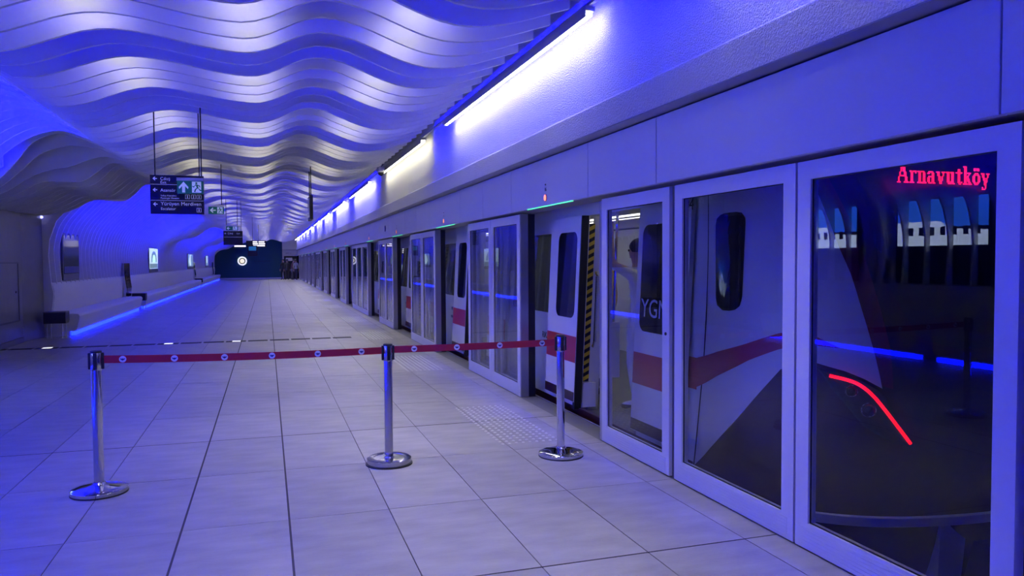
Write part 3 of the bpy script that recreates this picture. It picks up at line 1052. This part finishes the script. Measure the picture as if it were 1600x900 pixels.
EDGE = [(2.0, 2.6), (5.1, 2.6), (5.38, 2.2), (5.503, 1.906), (5.605, 1.628), (5.717, 1.443), (5.779, 1.242), (5.857, 1.044), (5.976, .743)]
nose_patch('white_livery', LOW, EDGE, 2.0, 5.976, .004, M_trainwhite, 14, 120)
RT = [(2.0, .82), (2.513, .886), (3.455, .979), (4.262, 1.064), (4.949, 1.052), (5.35, .985)]
RB = [(2.0, .60), (2.527, .713), (3.445, .862), (4.241, .96), (4.935, .995), (5.35, .984)]
nose_patch('red_livery_stripe', RB, RT, 2.0, 5.35, .007, M_trainred, 2, 50)
sp(MB(), 4.9, 5.06, .58, .815, -.003, .003).build('red_livery_band', M_trainred, TR)
nose_patch('red_front_band', [(5.3, 1.2), (5.976, .76), (6.15, .74)], [(5.3, 2.2), (5.6, 2.3), (5.95, 1.75), (6.15, 1.0)], 5.5, 6.15, .002, mat('train_deep_red', (.2, .012, .02), .3), 10, 30)
nose_patch('windscreen', [(6.2, 1.45), (6.6, 1.05), (7.2, .98), (8.8, .98), (9.4, 1.05), (9.8, 1.45)], [(6.2, 1.5), (6.3, 2.3), (9.7, 2.3), (9.8, 1.5)], 6.2, 9.8, .005, M_trainblack, 10, 40)
# cab seam and cab window
sv = MB()
A_ = [npt(2.0 + .34 * (z + .05) / 2.1, z, .006) for z in [.02 + 2.4 * i / 20 for i in range(21)]]
B_ = [npt(2.03 + .34 * (z + .05) / 2.1, z, .006) for z in [.02 + 2.4 * i / 20 for i in range(21)]]
sv.strip(A_, B_).build('cab_seam', M_rubber, NO)
wp = [(2.52, 1.27), (2.56, 1.22), (2.73, 1.187), (2.95, 1.187), (3.12, 1.198), (3.26, 1.225), (3.35, 1.29), (3.52, 1.6), (3.66, 1.8), (3.67, 1.835), (3.58, 1.872), (3.4, 1.88), (3.0, 1.878), (2.82, 1.868), (2.66, 1.84), (2.6, 1.79), (2.55, 1.55)]
sc_ = sum(p[0] for p in wp) / len(wp)
zc_ = sum(p[1] for p in wp) / len(wp)
rings = [[npt(sc_ + (a - sc_) * q, zc_ + (b - zc_) * q, .009) for a, b in wp] for q in (1, .75, .5, .25)]
m = MB()
n = len(wp)
vv = [p for r_ in rings for p in r_] + [npt(sc_, zc_, .009)]
ff = []
for r_ in range(3):
    for i in range(n):
        ff.append((r_ * n + i, r_ * n + (i + 1) % n, (r_ + 1) * n + (i + 1) % n, (r_ + 1) * n + i))
for i in range(n):
    ff.append((3 * n + i, 3 * n + (i + 1) % n, 4 * n))
m.add(vv, ff).build('cab_window', M_window, NO)
# tail light cluster
hp_ = [(4.90, .862), (5.285, .835), (5.646, .805), (5.942, .735), (6.2, .56), (6.44, .385), (6.17, .40), (5.711, .50), (5.17, .73)]
sc_ = sum(p[0] for p in hp_) / len(hp_)
zc_ = sum(p[1] for p in hp_) / len(hp_)
hm = MB()
n = len(hp_)
rings = [[npt(sc_ + (a - sc_) * q, zc_ + (b - zc_) * q, dd) for a, b in hp_] for q, dd in ((1, .006), (.9, .010), (.5, .010))]
vv = [p for r_ in rings for p in r_] + [npt(sc_, zc_, .010)]
ff = []
for r_ in range(2):
    for i in range(n):
        ff.append((r_ * n + i, r_ * n + (i + 1) % n, (r_ + 1) * n + (i + 1) % n, (r_ + 1) * n + i))
for i in range(n):
    ff.append((2 * n + i, 2 * n + (i + 1) % n, 3 * n))
HL = hm.add(vv, ff).build('light_housing', M_trainblack, TR)
LEDP = [(5.132, .812), (5.439, .789), (5.643, .756), (5.843, .691), (6.054, .593), (6.25, .492), (6.415, .405)]
MB().tube([npt(a, b, .018) for a, b in smooth_line(LEDP, 30)], .0105, 8).build('red_light_bar', M_redled, HL)
for a, b, r in ((5.486, .723, .034), (5.762, .61, .042)):
    c = npt(a, b, .014)
    nn = nrm(a, b)
    u = nn.cross(Vector((0, 0, 1))).normalized()
    v = nn.cross(u)
    r_t = .005
    ring = [c + (u * math.cos(2 * PI * k / 20) + v * math.sin(2 * PI * k / 20)) * r for k in range(21)]
    pj = MB().tube(ring, r_t, 6).build('projector_ring', M_chrome, HL)
    lens = MB()
    vv = []
    for j in range(5):
        q = PI / 2 * j / 4
        for k in range(16):
            vv.append(c + (u * math.cos(2 * PI * k / 16) + v * math.sin(2 * PI * k / 16)) * r * .92 * math.cos(q) * (1 if j < 4 else .01) + nn * r * .45 * math.sin(q))
    ff = [(j * 16 + k, j * 16 + (k + 1) % 16, (j + 1) * 16 + (k + 1) % 16, (j + 1) * 16 + k) for j in range(4) for k in range(16)]
    lens.add(vv, ff).build('projector_lens', M_window, pj, smooth=True)
# bumper lip and gear under the nose
lp = MB()
A_ = [npt(4.9 + 6.2 * i / 50, -.115, .03) for i in range(51)]
B_ = [npt(4.9 + 6.2 * i / 50, -.055, .04) for i in range(51)]
lp.slab(A_, B_, (0, .05, .0)).build('bumper_lip', M_trainwhite, TR)
MB().prism([(3.95, -.75), (4.12, -.75), (4.2, -.115), (3.98, -.115)], 'y', 3.62, 3.75).build('bumper_bracket', M_trainwhite, TR)
MB().prism([(3.42, -.75), (3.6, -.75), (3.6, -.12), (3.42, -.12)], 'y', 3.85, 3.95).build('bumper_bracket', M_metalwall, TR)
MB().box(4.25, 3.2, -.55, 4.6, 3.9, -.25).build('coupler', M_darksteel, TR)

# red dot-matrix destination, hung behind the windscreen top
GL = {
 'A': ["....##....", "....##....", "...####...", "...#.##...", "...#.##...", "..#...##..", "..#...##..", "..######..", ".#.....##.", ".#.....##.", ".#.....##.", "###...####"],
 'r': ["##.###", ".##..#", ".##...", ".##...", ".##...", ".##...", ".##...", "####.."],
 'n': ["##.###..", ".##..##.", ".##..##.", ".##..##.", ".##..##.", ".##..##.", ".##..##.", "########"],
 'a': [".####..", "##..##.", "....##.", ".#####.", "##..##.", "##..##.", "##..##.", ".###.##"],
 'v': ["###..###", ".##...#.", ".##...#.", "..##.#..", "..##.#..", "..##.#..", "...##...", "...##..."],
 'u': ["###.###.", ".##..##.", ".##..##.", ".##..##.", ".##..##.", ".##..##.", ".##.###.", "..###.##"],
 't': ["..##..", "..##..", "######", "..##..", "..##..", "..##..", "..##..", "..##..", "..##.#", "...##."],
 'k': ["###.....", ".##.....", ".##.....", ".##.....", ".##.###.", ".##..#..", ".##.#...", ".####...", ".##.##..", ".##.##..", ".##..##.", "####.###"],
 'ö': [".##.##.", ".##.##.", ".......", "..###..", ".##.##.", "##...##", "##...##", "##...##", "##...##", ".##.##.", "..###.."],
 'y': ["###..###", ".##...#.", ".##...#.", "..##.#..", "..##.#..", "...###..", "...##...", "...##...", "....#...", ".#..#...", ".###...."],
}
word = 'Arnavutköy'
cols = sum(len(GL[c][0]) + 1 for c in word)
px = .805 / cols
DS = MB().box(3.90, 4.06, 1.98, 4.98, 4.075, 2.20).build('destination_board', M_trainblack, TR)
dm = MB()
cx = 3.925
for ch in word:
    g = GL[ch]
    desc = {'y': 3}.get(ch, 0)
    for j, row in enumerate(g):
        zt = 2.043 + (len(g) - desc - j) * px * 1.12
        for i, q in enumerate(row):
            if q == '#':
                x0 = cx + i * px
                dm.box(x0 + px * .05, 3.940, zt - px * .95, x0 + px * .95, 3.945, zt - px * .1)
    cx += (len(g[0]) + 1) * px
dm.build('destination_text', M_ledtext, DS)

# ------------------------------------------------------------------ belt stanchions
def stanchion(loc, h, dome, base_m, label):
    t = empty('belt_stanchion', loc)
    tag(t, label, 'stanchion', 'belt stanchions')
    if dome:
        pr = [(.172, 0), (.176, .012), (.176, .03), (.168, .036), (.13, .046), (.08, .056), (.045, .062), (.036, .075)]
    else:
        pr = [(.165, 0), (.168, .01), (.168, .045), (.155, .052), (.12, .053), (.118, .049), (.04, .049), (.036, .058)]
    MB().lathe(pr, 40, loc).build('base', base_m, t, smooth=True)
    MB().lathe([(.178, 0), (.178, .007), (.17, .008)], 40, loc).build('base_rim', M_black, t)
    MB().lathe([(.0315, .05), (.0315, h - .12)], 24, loc).build('post', M_satin if not dome else M_chrome, t, smooth=True)
    hd_ = MB().lathe([(.034, h - .125), (.036, h - .12), (.036, h - .012), (.030, h), (.001, h + .001)], 24, loc).build('belt_head', M_satin, t, smooth=True)
    x, y, z = loc
    for dx, dy in ((-1, 0), (1, 0), (0, -1)):
        MB().box(x + dx * .036 - .012, y + dy * .036 - .010, z + h - .118, x + dx * .036 + .012, y + dy * .036 + .010, z + h - .008).build('belt_clip', M_black, hd_, bevel=.003)
    MB().lathe([(.0355, h - .008), (.0355, h + .004), (.028, h + .007)], 24, loc).build('top_cap', M_black, hd_)
    return t
S1 = stanchion((-1.10, 5.66, 0), .955, True, M_chrome, 'chrome belt stanchion at the left end of the red belt')
S2 = stanchion((.866, 5.755, 0), .915, False, M_satin, 'satin steel belt stanchion in the middle of the red belt, flat base')
S3 = stanchion((2.195, 5.545, 0), .955, True, M_chrome, 'chrome belt stanchion at the right end of the red belt, beside the doorway')
def belt(owner, p0, p1, z0, z1, sag, emb):
    n = 24
    P, Q, = [], []
    for i in range(n + 1):
        u = i / n
        x = p0[0] + (p1[0] - p0[0]) * u
        y = p0[1] + (p1[1] - p0[1]) * u
        z = z0 + (z1 - z0) * u - sag * 4 * u * (1 - u)
        P.append((x, y, z - .026))
        Q.append((x, y, z + .026))
    b = MB().slab(P, Q, (0, .002, 0)).build('belt', M_red, owner)
    for xe in emb:
        u = (xe - p0[0]) / (p1[0] - p0[0])
        y = p0[1] + (p1[1] - p0[1]) * u
        z = z0 + (z1 - z0) * u - sag * 4 * u * (1 - u)
        e = MB().disc((xe, y - .004, z), .0225, 'y', .003, 20).build('emblem', M_white, b)
        wv = [(-.016, .008), (-.006, .003), (0, .007), (.006, .003), (.016, .008), (.012, -.002), (.004, -.007), (0, -.010), (-.004, -.007), (-.012, -.002)]
        MB().prism([(xe + a, z + c) for a, c in wv], 'y', y - .0052, y - .004).build('emblem_mark', M_navy, b)
belt(S1, (-1.06, 5.66), (.83, 5.755), .901, .871, .012, [-.94, -.62, -.296, .024, .346, .666])
belt(S2, (.90, 5.755), (2.16, 5.545), .875, .902, .004, [1.063, 1.386, 1.716, 2.047])

# ------------------------------------------------------------------ hanging signs
def rod(t, x, y, z0, z1, r=.008):
    MB().tube([(x, y, z0), (x, y, z1)], r, 6).build('hanger_rod', M_black, t)
def arrow_left(x, z, s, y, t, m_=M_signtext):
    MB().prism([(x, z), (x + s * .5, z + s * .5), (x + s * .65, z + s * .36), (x + s * .4, z + s * .11), (x + s * 1.05, z + s * .11), (x + s * 1.05, z - s * .11), (x + s * .4, z - s * .11), (x + s * .65, z - s * .36), (x + s * .5, z - s * .5)], 'y', y - .003, y).build('arrow', m_, t)
def runner(x, z, s, y, t, m_):
    # pictogram of a running figure, x,z lower left, s height
    P = lambda a, b: (x + a * s, z + b * s)
    mb = MB()
    mb.disc((x + .40 * s, y - .003, z + .86 * s), .09 * s, 'y', .003, 12)
    for poly in ([(.34, .76), (.50, .74), (.58, .42), (.44, .40)],
                 [(.34, .76), (.36, .66), (.18, .56), (.08, .62), (.05, .55), (.20, .46)],
                 [(.48, .74), (.68, .66), (.74, .50), (.67, .48), (.62, .60), (.50, .64)],
                 [(.44, .44), (.56, .44), (.36, .26), (.30, .04), (.20, .06), (.26, .30)],
                 [(.50, .46), (.58, .42), (.74, .26), (.98, .26), (.98, .18), (.70, .16)]):
        mb.prism([P(a, b) for a, b in poly], 'y', y - .003, y)
    mb.build('running_figure', m_, t)
Y1 = 10.2
t = empty('direction_sign', (-1.035, Y1, 2.15))
tag(t, 'black hanging direction sign with three rows of white arrows and words', 'sign')
x0, x1, z0, z1 = -1.345, -.735, 2.147, 2.622
MB().box(x0, Y1, z0, x1, Y1 + .06, z1).build('board', M_signblack, t)
fy = Y1 - .002
for zz in (2.505, 2.31):
    MB().box(x0 + .005, fy, zz, x1 - .005, Y1, zz + .004).build('divider_line', M_signtext, t)
for zz in (2.578, 2.44, 2.255 + .01):
    arrow_left(x0 + .03, zz, .048, Y1, t)
tx = x0 + .115
text_obj('sign_text', 'Çıkış', .054, (tx, fy, 2.56), (1, 0, 0), (0, 0, 1), M_signtext, t)
text_obj('sign_text', 'Exit', .044, (tx, fy, 2.519), (1, 0, 0), (0, 0, 1), M_signtext, t)
text_obj('sign_text', 'Asansör', .052, (tx, fy, 2.42), (1, 0, 0), (0, 0, 1), M_signtext, t)
text_obj('sign_text', 'Yolcu Asansörü', .028, (tx, fy, 2.362), (1, 0, 0), (0, 0, 1), M_signtext, t)
text_obj('sign_text', 'Passenger Elevator', .028, (tx, fy, 2.332), (1, 0, 0), (0, 0, 1), M_signtext, t)
text_obj('sign_text', 'Yürüyen Merdiven', .062, (tx, fy, 2.252), (1, 0, 0), (0, 0, 1), M_signtext, t)
text_obj('sign_text', 'Escalator', .046, (tx, fy, 2.195), (1, 0, 0), (0, 0, 1), M_signtext, t)
for px_, pz in ((x1 - .215, 2.335), (x1 - .145, 2.335), (x1 - .082, 2.335), (x1 - .085, 2.172)):
    m = MB()
    s_ = .052
    m.box(px_, fy, pz, px_ + s_, Y1, pz + .004).box(px_, fy, pz + s_ - .004, px_ + s_, Y1, pz + s_)
    m.box(px_, fy, pz, px_ + .004, Y1, pz + s_).box(px_ + s_ - .004, fy, pz, px_ + s_, Y1, pz + s_)
    m.disc((px_ + s_ / 2, fy, pz + s_ * .72), .006, 'y', .002, 8)
    m.prism([(px_ + s_ * .38, pz + s_ * .2), (px_ + s_ * .62, pz + s_ * .2), (px_ + s_ * .58, pz + s_ * .6), (px_ + s_ * .42, pz + s_ * .6)], 'y', fy, Y1)
    m.build('pictogram', M_signtext, t)
rod(t, -.785, Y1 + .03, 2.62, 3.95)
rod(t, -1.29, Y1 + .03, 2.62, 3.95)
def exit_sign(xa, xb, za, zb, y, label, up, rods, rz):
    t = empty('exit_sign', ((xa + xb) / 2, y, za))
    tag(t, label, 'sign', 'green emergency exit signs')
    MB().box(xa, y, za, xb, y + .04, zb).build('panel', M_green, t)
    MB().box(xa - .004, y - .008, zb - .001, xb + .004, y + .05, zb + .035).build('housing', M_frame, t)
    w_ = xb - xa
    h_ = zb - za
    if up:
        cxx = xa + w_ * .25
        MB().prism([(cxx, zb - .012), (cxx + .055, zb - h_ * .5), (cxx + .048, zb - h_ * .66), (cxx + .017, zb - h_ * .42), (cxx + .017, za + .012), (cxx - .017, za + .012), (cxx - .017, zb - h_ * .42), (cxx - .048, zb - h_ * .66), (cxx - .055, zb - h_ * .5)], 'y', y - .003, y).build('arrow', M_greentext, t)
    else:
        arrow_left(xa + .025, (za + zb) / 2, h_ * .72, y, t, M_greentext)
    MB().box(xa + w_ * .57, y - .002, za + .012, xa + w_ * .93, y, zb - .008).build('door_symbol', M_greentext, t)
    runner(xa + w_ * .56, za + .012, h_ * .86, y - .002, t, M_green)
    for xr in rods:
        rod(t, xr, y + .02, zb + .03, rz, .009)
exit_sign(-1.02, -.728, 2.385, 2.54, 10.0, 'green exit sign with upward arrow in front of the black direction sign', True, [-.745], 3.9)
exit_sign(-1.035, -.762, 2.46, 2.60, 15.4, 'small green exit sign with left arrow behind the direction sign', False, [-.80], 3.9)
exit_sign(-1.14, -.80, 2.49, 2.61, 24.0, 'green exit sign above the farther black sign', False, [-1.13, -.82], 3.9)
def board_sign(xa, xb, za, zb, y, label, rods):
    t = empty('hanging_board', ((xa + xb) / 2, y, za))
    tag(t, label, 'sign', 'far black hanging signs')
    MB().box(xa, y, za, xb, y + .06, zb).build('board', M_signblack, t)
    for xr in rods:
        rod(t, xr, y + .03, zb, 3.9)
    return t
t = board_sign(-1.22, -.68, 2.06, 2.475, 24.1, 'black hanging direction sign farther down the platform, below a green sign', [-.72])
arrow_left(-1.19, 2.40, .05, 24.1, t)
text_obj('sign_text', 'Çıkış', .07, (-1.1, 24.097, 2.38), (1, 0, 0), (0, 0, 1), M_signtext, t)
text_obj('sign_text', 'Exit', .06, (-.85, 24.097, 2.38), (1, 0, 0), (0, 0, 1), M_signtext, t)
MB().box(-1.21, 24.097, 2.29, -.69, 24.1, 2.296).build('divider_line', M_signtext, t)
M_ledw = mat('white_led_text', (.9, .9, .9), .4, emit=(.9, .85, 1.0), estr=1.6)
t = board_sign(-.92, -.02, 2.24, 2.55, 38.0, 'black departure display with lit white lines, far down the platform', [-.36])
for za, xa, xb in ((2.47, -.62, -.42), (2.47, -.36, -.1), (2.38, -.62, -.40), (2.38, -.36, -.07), (2.29, -.6, -.08)):
    MB().box(xa, 37.995, za, xb, 38.0, za + .055).build('display_line', M_ledw, t)
t = empty('linear_light', (-1.2, 40.0, 2.3))
tag(t, 'short white light bar hanging left of the departure display', 'light')
MB().box(-1.52, 40.0, 2.30, -.99, 40.06, 2.37).build('bar', M_ledw, t)
rod(t, -1.25, 40.03, 2.37, 3.9)
t = board_sign(-.72, -.35, 1.78, 2.2, 32.0, 'small dark blue hanging screen below the departure display', [-.53])
MB().box(-.68, 31.995, 2.0, -.4, 32.0, 2.16).build('screen', mat('blue_screen', (.02, .1, .2), .3, emit=(.02, .18, .3), estr=.5), t)
t = empty('side_facing_screen', (.87, 16.4, 2.42))
tag(t, 'thin hanging screen seen edge on, near the bulkhead lights', 'screen')
MB().box(.84, 15.7, 2.40, .90, 16.5, 2.88).build('panel', M_black, t)
MB().box(.832, 15.74, 2.44, .84, 16.46, 2.84).build('face', M_offscreen, t)
rod(t, .87, 15.85, 2.88, 3.9, .012)
rod(t, .87, 16.4, 2.88, 3.9, .012)
# cctv
t = empty('cctv_camera', (2.30, 15.9, 3.40))
tag(t, 'small white security camera at the fin ends above the warm tube light', 'camera')
MB().lathe([(.05, .10), (.085, .09), (.09, .0), (.07, -.02)], 16, (2.28, 15.8, 3.40)).build('body', M_frame, t, smooth=True)
MB().lathe([(.065, -.02), (.055, -.06), (.02, -.085)], 16, (2.28, 15.8, 3.40)).build('dome', M_black, t, smooth=True)
MB().tube([(2.28, 15.8, 3.49), (2.32, 15.8, 3.56), (2.34, 15.8, 3.75)], .02, 8).build('bracket', M_black, t)
MB().disc((-4.42, 17.90, 2.50), .03, 'y', .02, 12).build('spot_lamp', mat('blue_spot', (.3, .3, .9), .4, emit=(.3, .3, 1), estr=4), mw)

# ------------------------------------------------------------------ people
def cloth_mat(name, shirt, pants, sk=(.42, .26, .18)):
    m, nt, b = nodes_of(name)
    N, L = nt.nodes, nt.links
    tc = N.new('ShaderNodeTexCoord')
    sx = N.new('ShaderNodeSeparateXYZ')
    L.new(tc.outputs['Object'], sx.inputs[0])
    def step(sock, thr, gt=True):
        q = N.new('ShaderNodeMath')
        q.operation = 'GREATER_THAN' if gt else 'LESS_THAN'
        L.new(sock, q.inputs[0])
        q.inputs[1].default_value = thr
        return q.outputs[0]
    def mixc(f, a, bb):
        q = N.new('ShaderNodeMix')
        q.data_type = 'RGBA'
        L.new(f, q.inputs[0])
        for i_, v_ in ((6, a), (7, bb)):
            if isinstance(v_, tuple):
                q.inputs[i_].default_value = (*v_, 1)
            else:
                L.new(v_, q.inputs[i_])
        return q.outputs[2]
    ab = N.new('ShaderNodeMath')
    ab.operation = 'ABSOLUTE'
    L.new(sx.outputs[0], ab.inputs[0])
    c = mixc(step(sx.outputs[2], .95), pants, shirt)
    c = mixc(step(sx.outputs[2], 1.475), c, sk)
    hand = N.new('ShaderNodeMath')
    hand.operation = 'MULTIPLY'
    L.new(step(ab.outputs[0], .215), hand.inputs[0])
    L.new(step(sx.outputs[2], .92, False), hand.inputs[1])
    c = mixc(hand.outputs[0], c, sk)
    c = mixc(step(sx.outputs[2], .075, False), c, (.02, .02, .02))
    nz = N.new('ShaderNodeTexNoise')
    nz.inputs['Scale'].default_value = 20
    hs = N.new('ShaderNodeHueSaturation')
    mr = N.new('ShaderNodeMapRange')
    mr.inputs[3].default_value = .85
    mr.inputs[4].default_value = 1.12
    L.new(nz.outputs['Fac'], mr.inputs[0])
    L.new(mr.outputs[0], hs.inputs['Value'])
    L.new(c, hs.inputs['Color'])
    L.new(hs.outputs['Color'], b.inputs['Base Color'])
    b.inputs['Roughness'].default_value = .8
    return m
def person(loc, rotz, label, shirt, pants, hair=(.015, .012, .01), arm_l='down', arm_r='down', lean=0.0, stride=0.0):
    t = empty('person', loc)
    tag(t, label, 'person', None)
    t.rotation_euler = (0, 0, rotz)
    V, E, Rr = [], [], []
    def add(p, r, par=None):
        V.append((p[0], p[1] + lean * max(0, p[2] - .95), p[2]))
        Rr.append(r)
        if par is not None:
            E.append((par, len(V) - 1))
        return len(V) - 1
    pel = add((0, 0, .97), .135)
    wa = add((0, 0, 1.12), .115, pel)
    ch = add((0, -.01, 1.32), .14, wa)
    nk = add((0, 0, 1.47), .058, ch)
    h0 = add((0, .015, 1.555), .07, nk)
    h1 = add((0, .02, 1.63), .092, h0)
    h2 = add((0, .01, 1.71), .07, h1)
    add((0, .115, 1.62), .014, h1)
    for sgn, am, st_ in ((-1, arm_l, stride), (1, arm_r, -stride)):
        hip = add((sgn * .09, 0, .88), .098, pel)
        kn = add((sgn * .10, .03 + st_ * .5, .50), .065, hip)
        an = add((sgn * .10, st_ - .02, .10), .042, kn)
        add((sgn * .11, st_ + .15, .045), .038, an)
        sh = add((sgn * .175, 0, 1.405), .066, ch)
        if am == 'down':
            pts = [(sgn * .235, -.01, 1.13), (sgn * .25, .04, .90), (sgn * .255, .05, .83)]
            fd = Vector((0, .02, -1))
        elif am == 'up':
            pts = [(sgn * .28, .16, 1.50), (sgn * .20, .22, 1.76), (sgn * .19, .22, 1.84)]
            fd = Vector((0, .25, 1))
        else:
            pts = [(sgn * .23, -.01, 1.14), (sgn * .12, .24, 1.20), (sgn * .10, .31, 1.23)]
            fd = Vector((0, 1, .35))
        el = add(pts[0], .046, sh)
        wr_ = add(pts[1], .030, el)
        hd2 = add(pts[2], .036, wr_)
        fd.normalize()
        side = Vector((0, 1, 0)) if abs(fd.y) < .7 else Vector((1, 0, 0))
        for q in range(4):
            o_ = side * ((q - 1.5) * .019)
            p1 = Vector(pts[2]) + o_ + fd * .05
            ln = (.034, .042, .038, .028)[q]
            f1 = add(p1, .0095, hd2)
            f2 = add(p1 + fd * ln - Vector((sgn * .012, 0, 0)), .0085, f1)
            add(p1 + fd * ln * 1.5 - Vector((sgn * .03, 0, 0)), .0075, f2)
        p1 = Vector(pts[2]) + side * .045 + fd * .012
        f1 = add(p1, .011, hd2)
        add(p1 + fd * .04 + side * .01, .009, f1)
    me = bpy.data.meshes.new('body')
    me.from_pydata(V, E, [])
    o = bpy.data.objects.new('body', me)
    link(o, t)
    ORG[o.name] = Vector(loc)
    sk = o.modifiers.new('skin', 'SKIN')
    for i_, r in enumerate(Rr):
        me.skin_vertices[0].data[i_].radius = (r, r * (.78 if i_ in (0, 1, 2) else 1.0))
    me.skin_vertices[0].data[0].use_root = True
    sk.use_smooth_shade = True
    ss = o.modifiers.new('subsurf', 'SUBSURF')
    ss.levels = 1
    ss.render_levels = 1
    me.materials.append(cloth_mat('clothes', shirt, pants))
    hm_ = MB()
    vv, ff = [], []
    for j in range(7):
        q = PI * .62 * j / 6
        for k in range(16):
            a = 2 * PI * k / 16
            fr_ = 1.0 if math.sin(a) < .35 else max(.0, 1 - .55 * (math.sin(a) - .35))
            qq = q * fr_
            r = .103
            vv.append((r * math.sin(qq) * math.cos(a), -.005 + lean * .68 + r * 1.1 * math.sin(qq) * math.sin(a), 1.665 + r * 1.05 * math.cos(qq)))
    for j in range(6):
        for k in range(16):
            ff.append((j * 16 + k, j * 16 + (k + 1) % 16, (j + 1) * 16 + (k + 1) % 16, (j + 1) * 16 + k))
    hm_.add(vv, ff)
    hme = hm_.mesh('hair', M_hair, True)
    ho = bpy.data.objects.new('hair', hme)
    link(ho, t)
    em = MB()
    for sx_ in (-.035, .035):
        em.disc((sx_, .098 + lean * .68, 1.645), .012, 'y', .008, 8)
    eo = bpy.data.objects.new('eyes', em.mesh('eyes', M_ink))
    link(eo, t)
    mo = bpy.data.objects.new('mouth', MB().box(-.022, .094 + lean * .62, 1.568, .022, .102 + lean * .62, 1.576).mesh('mouth', mat('lips', (.3, .1, .1), .6)))
    link(mo, t)
    return t
person((3.66, 7.95, 0), PI * .55, 'person in a yellow top standing inside the nearest train doorway', (.55, .36, .06), (.03, .03, .05), arm_r='hold')
person((3.62, 6.95, 0), PI * .2, 'person in light clothing holding a grab rail inside the train, behind the glass leaf', (.55, .53, .52), (.5, .5, .5), arm_l='up')
person((3.72, 15.35, 0), PI * .6, 'person in dark clothing looking at a phone behind a train window', (.03, .03, .05), (.02, .02, .03), arm_r='hold', arm_l='hold')
person((1.62, 66.6, 0), .2, 'person in dark clothes standing before the far black door', (.02, .02, .025), (.025, .025, .035))
person((2.0, 66.2, 0), -1.2, 'person in dark red top leaning forward beside the far screen doors', (.05, .012, .015), (.10, .10, .12), lean=.25, stride=.12)
person((2.3, 65.6, 0), -.6, 'person in pale grey top nearest the far screen doors', (.35, .35, .36), (.03, .03, .035), stride=.1)
person((1.30, 67.2, 0), 2.6, 'person in black clothes at the left of the far group', (.012, .012, .015), (.015, .015, .02), arm_l='hold')
